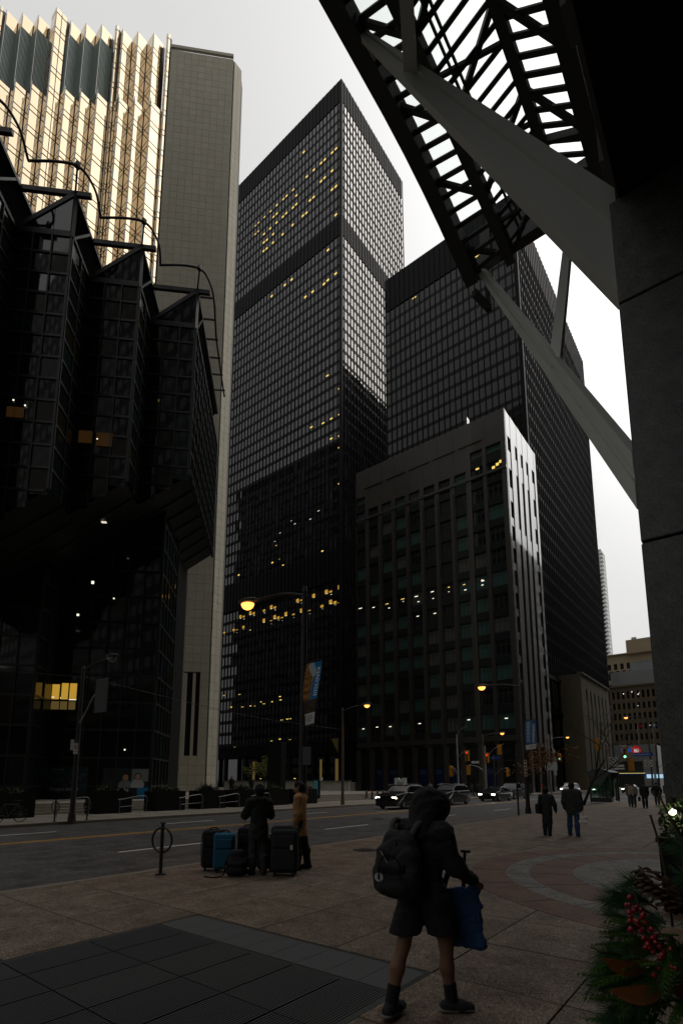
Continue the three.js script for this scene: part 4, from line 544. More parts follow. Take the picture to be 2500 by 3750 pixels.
{ const t = thing('notice_column', 'slim column wrapped in red and orange stickers beyond the woman in the long coat', 'column', [-10.6, 0, -34.2]); part(t, 'shaft', cyl(.09, .09, 1.7, 0, .1, 0, 12), M.pole); part(t, 'sticker', new THREE.CylinderGeometry(.094, .094, .8, 14, 1, true).translate(0, 1.25, 0), textPlate(1, 1, '#a8401c', g => { ['#c9512a', '#d8a24a', '#3f9a52', '#b0281f', '#e0d8c8'].forEach((c, i) => { g.fillStyle = c; g.fillRect((i * 53) % 200, i * 26, 120, 22); }); })); part(t, 'base', cyl(.14, .12, .12), M.darkSteel); }
for (const [i, [a, b]] of [[[-24.7, 6.75, -11.5], [-25.6, 5.9, -32.8]], [[-30, 7.1, 6], [-24.7, 6.7, -11.5]]].entries()) solo('span_wire', tube([a, [(a[0] + b[0]) / 2, (a[1] + b[1]) / 2 - .35, (a[2] + b[2]) / 2], b], .012, 20, 5), M.darkSteel, ['thin overhead wire from the unlit lamp to the tan lamp post', 'thin overhead wire left of the unlit lamp post'][i], 'wire');

// ---------------------------------------------------------------- bus shelter, booth, pylon, planters, rails, bike parking
{
  const t = thing('bus_shelter', 'glass bus shelter with green tint and an advertising panel on the near pavement', 'bus shelter', [-10.75, 0, -52]);
  const gl = P({ color: lin(.75, .9, .82), transmission: 1, thickness: 0, roughness: .05 });
  for (const [x, z] of [[-.8, 1.6], [.8, 1.6], [-.8, -1.8], [.8, -1.8]]) part(t, 'post', box(.12, 2.5, .12, x, 1.25, z), M.darkSteel);
  part(t, 'roof', new THREE.CylinderGeometry(1.6, 1.6, 3.8, 20, 1, false, -.62, 1.24).rotateX(-Math.PI / 2).rotateZ(0).translate(0, 1.3, -.1), mat(.06, .09, .085, .3)); part(t, 'roof_edge', G([box(1.9, .12, .08, 0, 2.52, 1.75), box(1.9, .12, .08, 0, 2.52, -1.95)]), M.darkSteel);
  part(t, 'glass_pane', box(1.48, 1.9, .02, 0, 1.4, -1.8), gl); part(t, 'glass_pane', box(.02, 1.9, 3.2, -.8, 1.4, -.1), gl); part(t, 'glass_pane', box(1.0, 1.9, .02, .2, 1.4, 1.6), gl);
  part(t, 'ad_panel', rbox(1.15, 1.75, .12, .03, -.1, 1.35, -1.66), textPlate(1, 1, '#1d4a33', g => { g.fillStyle = '#2f7a4c'; g.fillRect(20, 20, 220, 70); g.fillStyle = '#b6c7bb'; g.font = 'bold 22px sans-serif'; g.fillText('GO GREEN', 60, 112); })); part(t, 'bench', G([box(1.2, .06, .4, 0, .45, -1.2), box(.06, .45, .3, -.4, .22, -1.2), box(.06, .45, .3, .4, .22, -1.2)]), M.darkSteel); part(t, 'kick_panel', box(1.5, .4, .05, 0, .22, 1.6), M.darkSteel);
}
{
  const t = thing('phone_booth', 'dark phone booth with a white notched name sign on the far pavement', 'phone booth', [-28.95, 0, -47]);
  part(t, 'cabin', rbox(1.1, 1.3, .6, .03, 0, .66, 0), M.darkSteel); part(t, 'door_glass', box(.8, 1, .04, 0, .72, .31), M.darkGlass);
  const s = new THREE.Shape([[-.7, 0], [.7, 0], [.7, .85], [.22, .85], [0, .62], [-.22, .85], [-.7, .85]].map(a => new THREE.Vector2(...a))); part(t, 'sign_board', new THREE.ExtrudeGeometry(s, { depth: .12, bevelEnabled: false }).translate(0, 1.32, .1), mat(.62, .66, .62, .5));
  const c = document.createElement('canvas'); c.width = 256; c.height = 96; const g = c.getContext('2d'); g.fillStyle = '#cfd5cf'; g.fillRect(0, 0, 256, 96); g.fillStyle = '#16242a'; g.font = 'bold 86px sans-serif'; g.fillText('Bell', 50, 80); const tx = new THREE.CanvasTexture(c); tx.colorSpace = THREE.SRGBColorSpace; part(t, 'sign_text', new THREE.BoxGeometry(1.2, .48, .01), S({ map: tx, roughness: .5 }), [0, 1.62, .228]);
}
{ const t = thing('information_totem', 'slim black totem with a teal screen on the far pavement', 'totem', [-31.6, 0, -36.6]); part(t, 'body', rbox(.75, 2.1, .22, .03, 0, 1.05, 0), M.black); part(t, 'screen', box(.55, 1.35, .02, 0, 1.2, .115), glow(.06, .3, .34, .16)); part(t, 'logo_disc', new THREE.CylinderGeometry(.18, .18, .05, 20).rotateX(Math.PI / 2).translate(.55, 2.0, 0), M.white); }
{ const t = thing('black_pylon', 'tall black monolith pylon on the terrace in front of the yellow tree', 'pylon', [-36.2, 0, -36]); part(t, 'body', rbox(1.85, 5.5, .7, .03, 0, 2.76, 0), M.black); part(t, 'plinth', box(2.1, .3, .95, 0, .15, 0), M.darkSteel); }
{ const t = thing('plaza_wall', 'low concrete retaining wall at the foot of the tall black tower', 'wall', [-78, 0, -79]); for (let k = 0; k < 9; k++) part(t, 'wall_panel', box(3.94, 1.75, .4, -16 + k * 4, .88, 0), M.conc); part(t, 'coping', box(36.4, .2, .6, 0, 1.87, 0), M.walk); part(t, 'plaza_fill', box(36, 1.6, 24, 0, .8, -12.3), M.walk); for (const x of [-6, 4]) part(t, 'wall_lamp', box(.5, .12, .08, x, 2.4, .1), M.ceilingLight); }
{ const t = thing('number_sign', 'small lit street number sign on the wall before the black tower', 'sign', [-52.4, 2.1, -52]); const c = document.createElement('canvas'); c.width = 128; c.height = 64; const g = c.getContext('2d'); g.fillStyle = '#15150f'; g.fillRect(0, 0, 128, 64); g.fillStyle = '#f5f0c0'; g.font = 'bold 46px sans-serif'; g.fillText('79', 34, 44); g.fillRect(30, 52, 70, 5); const tx = new THREE.CanvasTexture(c); tx.colorSpace = THREE.SRGBColorSpace; part(t, 'panel', box(1.1, .62, .08), S({ map: tx, emissiveMap: tx, emissive: lin(1, 1, .9), emissiveIntensity: .6, roughness: .5 })); part(t, 'post', cyl(.05, .05, 2.1, 0, -2.1, -.08), M.darkSteel); }
function tuft(n, h, sp, m) { const l = []; for (let k = 0; k < n; k++) { const a = rnd() * 7, q = rr(.3, 1) * sp, x = rr(-1, 1) * sp * .7, z = rr(-1, 1) * sp * .7, hh = h * rr(.5, 1); const g = new THREE.PlaneGeometry(.05, hh, 1, 3), p = g.attributes.position; for (let i = 0; i < p.count; i++) { const v = p.getY(i) / hh + .5; p.setXYZ(i, p.getX(i) * (1 - v * .85), v * hh, v * v * q * .6); } g.rotateY(a).translate(x, 0, z); g.computeVertexNormals(); l.push(g); } return G(l); }
const leafDark = S({ color: lin(.035, .05, .022), roughness: .8, side: THREE.DoubleSide }), grassM = S({ color: lin(.07, .065, .03), roughness: .85, side: THREE.DoubleSide });
const bushG = () => { const l = []; for (let k = 0; k < 260; k++) { const g = new THREE.PlaneGeometry(.09, .13), u = rnd() * 7, r = Math.sqrt(rnd()); g.rotateX(rnd() * 7).rotateY(rnd() * 7).translate(Math.cos(u) * r * .42, .1 + rnd() * .4 * (1.2 - r * .7), Math.sin(u) * r * 1.0); l.push(g); } return G(l); };
[['nearest the glass hall entrance, left of the unlit lamp', -10.6], ['between the two window posters of the glass hall', -15.9], ['at the right end of the glass hall', -19.6], ['below the two slots of the concrete core', -22.9], ['right of the concrete core, left of the travellers', -25.9], ['behind the hooded traveller', -29.2], ['beside the black pylon', -32.6]].forEach(([w, z], i) => {
  const t = thing('planter', 'square black planter with low shrubs ' + w, 'planter', [-29.6, 0, z], 0, 'black planters along the far pavement'); part(t, 'box', G([box(1.25, 1.2, .06, 0, .6, 1.05), box(1.25, 1.2, .06, 0, .6, -1.05), box(.06, 1.2, 2.04, .6, .6, 0), box(.06, 1.2, 2.04, -.6, .6, 0), box(1.15, .1, 2.02, 0, .9, 0)]), M.black); part(t, 'shrub', bushG(), leafDark, [0, 1.05, 0]); if (i % 2) part(t, 'grass', tuft(46, 1.0, .5, grassM), grassM, [0, .95, .2]);
});
[-13.2, -16.6, -20.6, -23.7, -26.6].forEach((z, i) => { const t = thing('handrail', 'bent steel handrail by the terrace steps, ' + ['first', 'second', 'third', 'fourth', 'fifth'][i] + ' from the left', 'handrail', [-28.3, 0, z], 0, 'handrails along the terrace steps'); part(t, 'rail', tube([[0, 0, -.9], [0, .85, -.9], [-.03, .95, -.83], [-.1, .8, .6], [-.1, .78, .8]], .024, 40, 8), M.chrome); part(t, 'post', bar([-.1, 0, .7], [-.1, .8, .7], .022), M.chrome); part(t, 'lower_rail', bar([-.06, .45, -.86], [-.1, .38, .7], .014), M.chrome); });
const ringPost = (label, x, z, m) => { const t = thing('bike_ring', label, 'bike stand', [x, 0, z], .3); part(t, 'post', G([cyl(.035, .035, .98, 0, 0, 0, 12), cyl(.06, .05, .03, 0, .97, 0, 12), cyl(.1, .1, .02)]), m); part(t, 'ring', new THREE.TorusGeometry(.235, .022, 10, 36).translate(0, .66, 0), m); };
ringPost('ring-and-post bike stand on the near kerb, left of the suitcases', -9.32, -6.15, M.darkSteel); ringPost('ring-and-post bike stand across the road nearest the parked bicycle', -25.15, -11.0, M.darkSteel); ringPost('ring-and-post bike stand across the road right of the unlit lamp', -25.1, -12.45, M.darkSteel);
{
  const t = thing('bicycle', 'dark bicycle parked across the road at the left edge', 'bicycle', [-25.8, 0, -9.35], .25), wz = .53;
  for (const s of [-1, 1]) { const w = part(t, 'wheel', new THREE.TorusGeometry(.33, .018, 8, 36).rotateY(Math.PI / 2), M.rubber, [0, .35, s * wz]); const sp = []; for (let k = 0; k < 10; k++) sp.push(bar([0, 0, 0], [0, Math.sin(k * .628) * .32, Math.cos(k * .628) * .32], .003)); const s2 = mesh(G(sp), M.galv); s2.name = 'spokes'; w.add(s2); }
  part(t, 'frame', G([bar([0, .35, -wz], [0, .85, -.4], .02), bar([0, .8, -.38], [0, .3, .02], .02), bar([0, .8, -.38], [0, .82, .22], .018), bar([0, .3, .02], [0, .82, .22], .018), bar([0, .3, .02], [0, .35, wz], .014), bar([0, .82, .22], [0, .35, wz], .012)]), M.darkSteel); part(t, 'saddle', rbox(.13, .06, .26, .025, 0, .95, .24), M.black); part(t, 'handlebar', tube([[-.28, .98, -.36], [0, .96, -.4], [.28, .98, -.36]], .014, 16, 6), M.darkSteel);
}
for (let k = 0; k < 8; k++) { const t = thing('bike_dock', ['leftmost', 'second', 'third', 'fourth', 'fifth', 'sixth', 'seventh', 'rightmost'][k] + ' low dark docking post in the row before the stone block', 'bike dock', [-30.9 + k * .42, 0, -43.5 - k * .35], 0, 'bike docks on the far pavement'); part(t, 'post', rbox(.12, .85, .2, .02, 0, .43, 0), M.darkSteel); if (k % 3 === 1) part(t, 'dock_light', rbox(.05, .05, .03, .01, 0, .8, .12), M.red); else part(t, 'dock_cap', rbox(.13, .05, .22, .01, 0, .88, 0), M.galv); }

// ---------------------------------------------------------------- trees
function limb(l, p, d, len, r, depth, o, tips) {
  const pts = [p.clone()]; let q = p.clone(), dd = d.clone(); const n = 4; for (let i = 0; i < n; i++) { dd.add(V(rr(-1, 1), rr(-.4, .8) * o.up, rr(-1, 1)).multiplyScalar(o.wig)).normalize(); q = q.clone().addScaledVector(dd, len / n); pts.push(q); }
  const c = new THREE.CatmullRomCurve3(pts), g = new THREE.TubeGeometry(c, 5, 1, depth > 2 ? 7 : 4), P2 = g.attributes.position, N = depth > 2 ? 8 : 5; for (let i = 0; i < P2.count; i++) { const k = Math.floor(i / N), a = c.getPointAt(k / 5), rad = r * (1 - .45 * k / 5), v = V(P2.getX(i), P2.getY(i), P2.getZ(i)).sub(a).multiplyScalar(rad).add(a); P2.setXYZ(i, v.x, v.y, v.z); }
  g.computeVertexNormals(); l.push(g); if (depth === 0) { tips.push(q); return; } if (depth < 2) tips.push(q);
  const kids = o.kids + (rnd() < .4 ? 1 : 0); for (let i = 0; i < kids; i++) { const t = rr(.45, 1), s = c.getPointAt(t), a = V(rr(-1, 1), rr(-.1, .7) * o.up, rr(-1, 1)).normalize(); limb(l, s, dd.clone().lerp(a, o.spread).normalize(), len * rr(.6, .82), r * .55, depth - 1, o, tips); }
}
function tree(name, label, x, z, y, dir, len, r, depth, o, leaf) {
  const t = thing(name, label, 'tree', [x, y, z]), l = [], tips = []; limb(l, V(0, -.05, 0), V(...dir).normalize(), len, r, depth, o, tips); part(t, 'trunk', G(l), M.bark);
  if (leaf) { const lv = []; for (const p of tips) for (let k = 0; k < leaf.n; k++) { const g = new THREE.PlaneGeometry(leaf.s * rr(.6, 1.2), leaf.s * rr(.5, 1)); g.rotateX(rnd() * 7).rotateY(rnd() * 7).translate(p.x + rr(-1, 1) * leaf.d, p.y + rr(-1, .7) * leaf.d, p.z + rr(-1, 1) * leaf.d); lv.push(g); } if (lv.length) part(t, 'crown', G(lv), leaf.m); }
  return t;
}
const leafM = (r, g, b) => P({ color: lin(r, g, b), roughness: .8, side: THREE.DoubleSide, transmission: .3, thickness: 0 });
seed = 41; tree('street_tree', 'bare street tree with a leaning trunk before the bus shelter', -11.0, -45.4, 0, [.36, 1, .1], 4.0, .13, 4, { wig: .16, up: .9, kids: 2, spread: .62 }, null);
seed = 77; tree('street_tree', 'small street tree with thin orange leaves above the walking couple', -10.6, -34, 0, [.1, 1, .05], 2.2, .07, 4, { wig: .2, up: .5, kids: 2, spread: .66 }, { n: 16, s: .11, d: .45, m: leafM(.22, .10, .015) });
seed = 19; tree('plaza_tree', 'yellow-green tree behind the black pylon', -63, -60, 0, [.05, 1, 0], 2.6, .12, 4, { wig: .14, up: .7, kids: 3, spread: .6 }, { n: 5, s: .26, d: .5, m: leafM(.20, .19, .02) });
seed = 52; tree('street_tree', 'bare thin tree on the far pavement before the stone block', -30.5, -66, 0, [0, 1, 0], 3.0, .09, 4, { wig: .14, up: .7, kids: 2, spread: .6 }, null);
// ---------------------------------------------------------------- cars
const wheelG = (() => { const pr = [[.14, -.1], [.30, -.105], [.335, -.08], [.345, 0], [.335, .08], [.30, .105], [.14, .1]].map(a => new THREE.Vector2(...a)); return new THREE.LatheGeometry(pr, 26).rotateZ(Math.PI / 2); })();
const rimG = G([new THREE.CylinderGeometry(.235, .235, .19, 22).rotateZ(Math.PI / 2), ...[0, 1, 2, 3, 4].map(k => new THREE.BoxGeometry(.205, .05, .42).rotateX(k * Math.PI / 5))]);
// profile: [z, y] of the body side (front at +z), roof: same for the glasshouse
function car(label, x, z, paint, o = {}) {
  const t = thing(o.name || 'car', label, 'car', [x, -.13, z], o.turn || 0), W = o.W || 1.86, body = o.body, roof = o.roof;
  const ext = (pts, w, taper, y0, y1) => { const s = new THREE.Shape(pts.map(([a, b]) => new THREE.Vector2(a, b))), g = new THREE.ExtrudeGeometry(s, { depth: w - .1, bevelEnabled: true, bevelSize: .05, bevelThickness: .05, bevelSegments: 3, steps: 1 }); g.translate(0, 0, -(w - .1) / 2).rotateY(-Math.PI / 2); const p = g.attributes.position; for (let i = 0; i < p.count; i++) { const y = p.getY(i), f = Math.max(0, Math.min(1, (y - y0) / (y1 - y0))), zz = p.getZ(i), nose = 1 - .10 * Math.pow(Math.abs(zz) / (o.len / 2), 6); p.setX(i, p.getX(i) * (1 - taper * f) * nose); } g.computeVertexNormals(); return g; };
  const wz = o.wz; part(t, 'body', ext(body, W, .06, .6, 1.1), paint);
  part(t, 'cabin', ext(roof, W - .1, .24, 1.0, o.h), paint);
  const gl = roof.map(([a, b]) => [a * .955 + o.gc * .045, Math.max(b, 1.03) - .05]); part(t, 'side_glass', ext(gl, W - .075, .24, 1.0, o.h), M.glassCar);
  part(t, 'windscreen', (() => { const A = o.ws; const g = new THREE.PlaneGeometry(1, 1); const q = [[-A[0], A[1], A[2]], [A[0], A[1], A[2]], [-A[3], A[4], A[5]], [A[3], A[4], A[5]]]; q.forEach((v, i) => g.attributes.position.setXYZ(i, v[0], v[1] + .012, v[2] + .03)); g.computeVertexNormals(); return g; })(), M.glassCar);
  for (const [sx, sz] of [[-1, wz[0]], [1, wz[0]], [-1, wz[1]], [1, wz[1]]]) { const w = part(t, 'wheel', wheelG, M.rubber, [sx * (W / 2 - .1), .345, sz]); const r = mesh(rimG, M.alloy); r.name = 'rim'; w.add(r); }
  const f = o.len / 2; for (const s of [-1, 1]) { part(t, 'headlight', rbox(.36, .14, .1, .03), o.lights === false ? mat(.4, .4, .4, .2) : M.headlight, [s * (W / 2 - .27), o.ly || .78, f - .03]); part(t, 'side_mirror', rbox(.2, .14, .12, .04), paint, [s * (W / 2 + .08), 1.08, f - 1.6]); part(t, 'door_handle', rbox(.02, .03, .18, .008), M.chrome, [s * (W / 2 - .015), .9, -.3]); part(t, 'tail_light', rbox(.2, .1, .05, .02), M.tail, [s * (W / 2 - .25), .9, -f + .06]); part(t, 'indicator_light', rbox(.1, .06, .06, .02), glow(1, .45, .05, o.ind || .1), [s * (W / 2 - .12), (o.ly || .78) - .05, f - .2]); }
  const gr = [rbox(.9, .44, .06, .05)]; for (let k = 0; k < 9; k++) gr.push(box(.03, .38, .05, -.36 + k * .09, 0, .03)); part(t, 'grille', G(gr), M.darkSteel, [0, .62, f - .06]); part(t, 'grille_rim', new THREE.TorusGeometry(.44, .014, 6, 30).scale(1.05, .52, 1), M.chrome, [0, .62, f - .01]); part(t, 'number_plate', rbox(.42, .14, .02, .006), M.plate, [0, .5, f + .02]); part(t, 'bumper', rbox(W - .2, .16, .16, .06), M.darkSteel, [0, .3, f - .1]);
  if (o.rails) part(t, 'roof_rail', G([-1, 1].map(s => tube([[s * .62, o.h - .03, 1.0], [s * .62, o.h + .04, .7], [s * .62, o.h + .04, -1.4], [s * .62, o.h - .04, -1.8]], .018, 24, 6))), M.chrome);
  if (o.bed) part(t, 'load_bed', G([box(W - .1, .5, .06, 0, .98, -f + .05), box(.06, .5, 1.6, W / 2 - .1, .98, -f + .85), box(.06, .5, 1.6, -W / 2 + .1, .98, -f + .85)]), paint);
  return t;
}
const arch = (z, r = .4) => [[z + r, .3], [z + r * .8, .55], [z + r * .3, .72], [z - r * .3, .72], [z - r * .8, .55], [z - r, .3]];
const suv = { len: 4.7, h: 1.66, wz: [1.4, -1.4], gc: -.5, rails: true, ly: .8, body: [[2.32, .3], [2.36, .6], [2.3, .9], [2.1, .98], [.95, 1.1], [-2.2, 1.12], [-2.33, .95], [-2.34, .4], [-2.25, .3], ...arch(-1.4).reverse().map(a => a), [-.95, .26], [.95, .26], ...arch(1.4).reverse()], roof: [[1.15, 1.02], [.35, 1.56], [-.1, 1.64], [-1.5, 1.62], [-2.0, 1.5], [-2.25, 1.04]], ws: [.62, 1.58, .33, .76, 1.06, 1.1] };
const sedan = { len: 4.7, h: 1.42, wz: [1.42, -1.4], gc: -.3, ly: .68, body: [[2.3, .28], [2.35, .55], [2.25, .78], [1.9, .86], [.95, .95], [-2.1, .98], [-2.32, .85], [-2.34, .4], [-2.25, .28], ...arch(-1.4).reverse(), [-.95, .24], [.95, .24], ...arch(1.42).reverse()], roof: [[1.1, .92], [.25, 1.34], [-.2, 1.41], [-.9, 1.39], [-1.9, .94]], ws: [.6, 1.36, .28, .74, .96, 1.04] };
const pickup = { ...suv, len: 5.2, h: 1.75, bed: true, rails: false, wz: [1.7, -1.6], body: [[2.55, .35], [2.6, .7], [2.5, 1.0], [1.1, 1.12], [-.7, 1.1], [-.75, .9], [-2.55, .9], [-2.58, .5], [-2.5, .35], ...arch(-1.6).reverse(), [-1.1, .3], [1.2, .3], ...arch(1.7).reverse()], roof: [[1.2, 1.05], [.5, 1.65], [.1, 1.73], [-.55, 1.7], [-.8, 1.08]], ws: [.62, 1.66, .5, .76, 1.1, 1.16], gc: .2 };
car('black SUV with roof rails and headlights on, nearest in the road', -20.5, -33.4, M.carBlack, { ...suv, ind: 1.2, turn: .03 });
car('second dark SUV following close behind the nearest black SUV', -20.6, -41.2, M.carGrey, { ...suv });
car('black sedan with bright headlights in the road before the crossing', -20.7, -51.6, M.carBlack, { ...sedan });
car('dark pickup truck behind the black sedan', -21.6, -58.6, M.carGrey, { ...pickup, lights: false });
car('white SUV with headlights on beyond the crossing', -22.3, -85, M.carWhite, { ...suv });
car('dark sedan with lights on behind the bare tree, right of the white SUV', -19.6, -93, M.carGrey, { ...sedan });
car('distant car with glaring headlights in the road under the bank sign', -16.9, -101, M.carBlack, { ...sedan });

// ---------------------------------------------------------------- people
// distance field of tapered capsules on a grid, meshed by surface nets
function sdf(prims, k, cell, fold = 0, cut = -9) {
  const lo = [1e9, 1e9, 1e9], hi = [-1e9, -1e9, -1e9]; for (const q of prims) for (let a = 0; a < 3; a++) { const r = Math.max(q[3], q[7]) + .03 + cell * 2; lo[a] = Math.min(lo[a], q[a] - r, q[4 + a] - r); hi[a] = Math.max(hi[a], q[a] + r, q[4 + a] + r); }
  const n = [0, 1, 2].map(a => Math.ceil((hi[a] - lo[a]) / cell) + 2), [nx, ny, nz] = n, F = new Float32Array(nx * ny * nz).fill(1);
  for (const q of prims) {
    const [ax, ay, az, ra, bx2, by, bz, rb, fl = 1] = q, dx = bx2 - ax, dy = by - ay, dz = bz - az, L = dx * dx + dy * dy + dz * dz || 1e-9, R = Math.max(ra, rb) * Math.max(1, fl) + k + cell * 2.5, I = [0, 1, 2].map(a => [Math.max(0, Math.floor((Math.min(q[a], q[4 + a]) - R - lo[a]) / cell)), Math.min(n[a] - 1, Math.ceil((Math.max(q[a], q[4 + a]) + R - lo[a]) / cell))]);
    for (let z = I[2][0]; z <= I[2][1]; z++) for (let y = I[1][0]; y <= I[1][1]; y++) for (let x = I[0][0]; x <= I[0][1]; x++) {
      const px = lo[0] + x * cell - ax, py = lo[1] + y * cell - ay, pz = lo[2] + z * cell - az, t = Math.max(0, Math.min(1, (px * dx + py * dy + pz * dz) / L)), ex = px - t * dx, ey = py - t * dy, ez = (pz - t * dz) / fl, d = Math.sqrt(ex * ex + ey * ey + ez * ez) - (ra + (rb - ra) * t), i = x + nx * (y + ny * z), o = F[i];
      if (o >= 1) F[i] = d; else { const h = Math.max(k - Math.abs(o - d), 0) / k; F[i] = Math.min(o, d) - h * h * k * .25; }
    }
  }
  if (fold) for (let z = 0; z < nz; z++) for (let y = 0; y < ny; y++) for (let x = 0; x < nx; x++) { const i = x + nx * (y + ny * z); if (F[i] < .1) { const X = lo[0] + x * cell, Y = lo[1] + y * cell, Z = lo[2] + z * cell; const q = vnoise(X * 9 + 40, Y * 13 + X * 7, Z * 9), w = vnoise(X * 26 + Y * 13, Y * 30 - X * 11 + 7, Z * 26); F[i] += fold * (q - .5) * 1.2 + fold * .9 * (Math.abs(w - .5) * 2 - .5) + fold * .3 * Math.sin(Y * 36 + X * 18 + Z * 21 + q * 7); } }
  if (cut > -9) for (let z = 0; z < nz; z++) for (let y = 0; y < ny; y++) for (let x = 0; x < nx; x++) { const i = x + nx * (y + ny * z), d = cut - (lo[1] + y * cell); if (F[i] < d) F[i] = d; }
  const id = new Int32Array(nx * ny * nz).fill(-1), pos = [], idx = [];
  for (let z = 0; z < nz - 1; z++) for (let y = 0; y < ny - 1; y++) for (let x = 0; x < nx - 1; x++) {
    let s = 0, c = 0, cx = 0, cy = 0, cz = 0; const v = []; for (let b = 0; b < 8; b++) { const f = F[x + (b & 1) + nx * (y + (b >> 1 & 1) + ny * (z + (b >> 2)))]; v.push(f); if (f < 0) s++; } if (!s || s === 8) continue;
    for (const [a, b] of [[0, 1], [2, 3], [4, 5], [6, 7], [0, 2], [1, 3], [4, 6], [5, 7], [0, 4], [1, 5], [2, 6], [3, 7]]) if ((v[a] < 0) !== (v[b] < 0)) { const t = v[a] / (v[a] - v[b]); cx += (a & 1) + t * ((b & 1) - (a & 1)); cy += (a >> 1 & 1) + t * ((b >> 1 & 1) - (a >> 1 & 1)); cz += (a >> 2) + t * ((b >> 2) - (a >> 2)); c++; }
    id[x + nx * (y + ny * z)] = pos.length / 3; pos.push(lo[0] + (x + cx / c) * cell, lo[1] + (y + cy / c) * cell, lo[2] + (z + cz / c) * cell);
  }
  const S1 = [1, nx, nx * ny]; for (let z = 1; z < nz - 1; z++) for (let y = 1; y < ny - 1; y++) for (let x = 1; x < nx - 1; x++) { const i = x + nx * (y + ny * z); for (let a = 0; a < 3; a++) { if ((F[i] < 0) === (F[i + S1[a]] < 0)) continue; const u = S1[(a + 1) % 3], w = S1[(a + 2) % 3], q = [id[i], id[i - u], id[i - u - w], id[i - w]]; if (q.some(e => e < 0)) continue; if (F[i] < 0) idx.push(q[0], q[1], q[2], q[0], q[2], q[3]); else idx.push(q[0], q[2], q[1], q[0], q[3], q[2]); } }
  const g = new THREE.BufferGeometry(); g.setAttribute('position', new THREE.Float32BufferAttribute(pos, 3)); g.setIndex(idx); g.computeVertexNormals(); g.setAttribute('uv', new THREE.BufferAttribute(new Float32Array(pos.length / 3 * 2), 2)); return g;
}
// joints of a figure that faces +z (its left is +x)
function joints(o) {
  const J = { pelvis: [0, .95, 0], chest: [0, 1.28, .01], neck: [0, 1.46, 0], head: [0, 1.62, .03] }; const leg = (s, a, b) => { const h = [s * .09, .93, 0], k = [s * .105 + (o.wide || 0) * s, .93 - .43 * Math.cos(a), .43 * Math.sin(a)], n = [s * .105 + (o.wide || 0) * s * 1.6, k[1] - .42 * Math.cos(a - b), k[2] + .42 * Math.sin(a - b)]; return { h, k, n }; };
  J.L = leg(1, o.legL?.[0] || 0, o.legL?.[1] || 0); J.R = leg(-1, o.legR?.[0] || 0, o.legR?.[1] || 0); const drop = Math.min(J.L.n[1], J.R.n[1]) - .085; for (const q of [J.pelvis, J.chest, J.neck, J.head, J.L.h, J.L.k, J.L.n, J.R.h, J.R.k, J.R.n]) q[1] -= drop;
  const lean = o.lean || 0; for (const q of [J.chest, J.neck, J.head]) q[2] += (q[1] - .9) * lean;
  const arm = (s, a = 0, b = .15, c = .12, inw = 0) => { const sh = [s * .185, J.neck[1] - .055, J.neck[2] - .01], e = [sh[0] + s * .29 * Math.sin(c), sh[1] - .29 * Math.cos(a) * Math.cos(c), sh[2] + .29 * Math.sin(a)], w = [e[0] - s * .25 * Math.sin(inw), e[1] - .25 * Math.cos(a + b) * Math.cos(inw), e[2] + .25 * Math.sin(a + b)]; return { sh, e, w, d: V(w[0] - e[0], w[1] - e[1], w[2] - e[2]).normalize() }; };
  J.aL = arm(1, ...(o.armL || [])); J.aR = arm(-1, ...(o.armR || [])); J.footL = o.footL || 0; J.footR = o.footR || 0; return J;
}
const foot = (n, turn, r = .038, up = 0) => { const dx = Math.sin(turn), dz = Math.cos(turn); return [[n[0] - dx * .05, n[1] - .045 + up * .02, n[2] - dz * .05, r, n[0] + dx * .07, n[1] - .045, n[2] + dz * .07, r * 1.05], [n[0] + dx * .07, n[1] - .048, n[2] + dz * .07, r * 1.05, n[0] + dx * .145, n[1] - .055, n[2] + dz * .145, r * .8]]; };
function handPrims(A, s, fine, curl = .8) { const w = V(...A.w), d = A.d, side = V(0, 0, 1).cross(d).lengthSq() > .1 ? V(s, 0, 0).addScaledVector(d, -V(s, 0, 0).dot(d)).normalize() : V(0, 0, 1), f = d.clone().cross(side).normalize(), P2 = (a, b, c) => w.clone().addScaledVector(d, a).addScaledVector(f, b).addScaledVector(side, c).toArray(), out = [[...P2(.01, 0, 0), .028, ...P2(.085, 0, 0), .034]]; if (!fine) return out; for (let k = 0; k < 4; k++) { const b = (k - 1.5) * .02, L = [.062, .075, .07, .055][k], a1 = P2(.09, b, 0), a2 = P2(.09 + L * .5, b * 1.1, -.012 * curl), a3 = P2(.09 + L * (.95 - .35 * curl), b * 1.1, -.045 * curl); out.push([...a1, .0095, ...a2, .009], [...a2, .009, ...a3, .0075]); } const t1 = P2(.03, -.035, -.006), t2 = P2(.06, -.058, -.02), t3 = P2(.085, -.058, -.035); out.push([...t1, .013, ...t2, .011], [...t2, .011, ...t3, .009]); return out; }
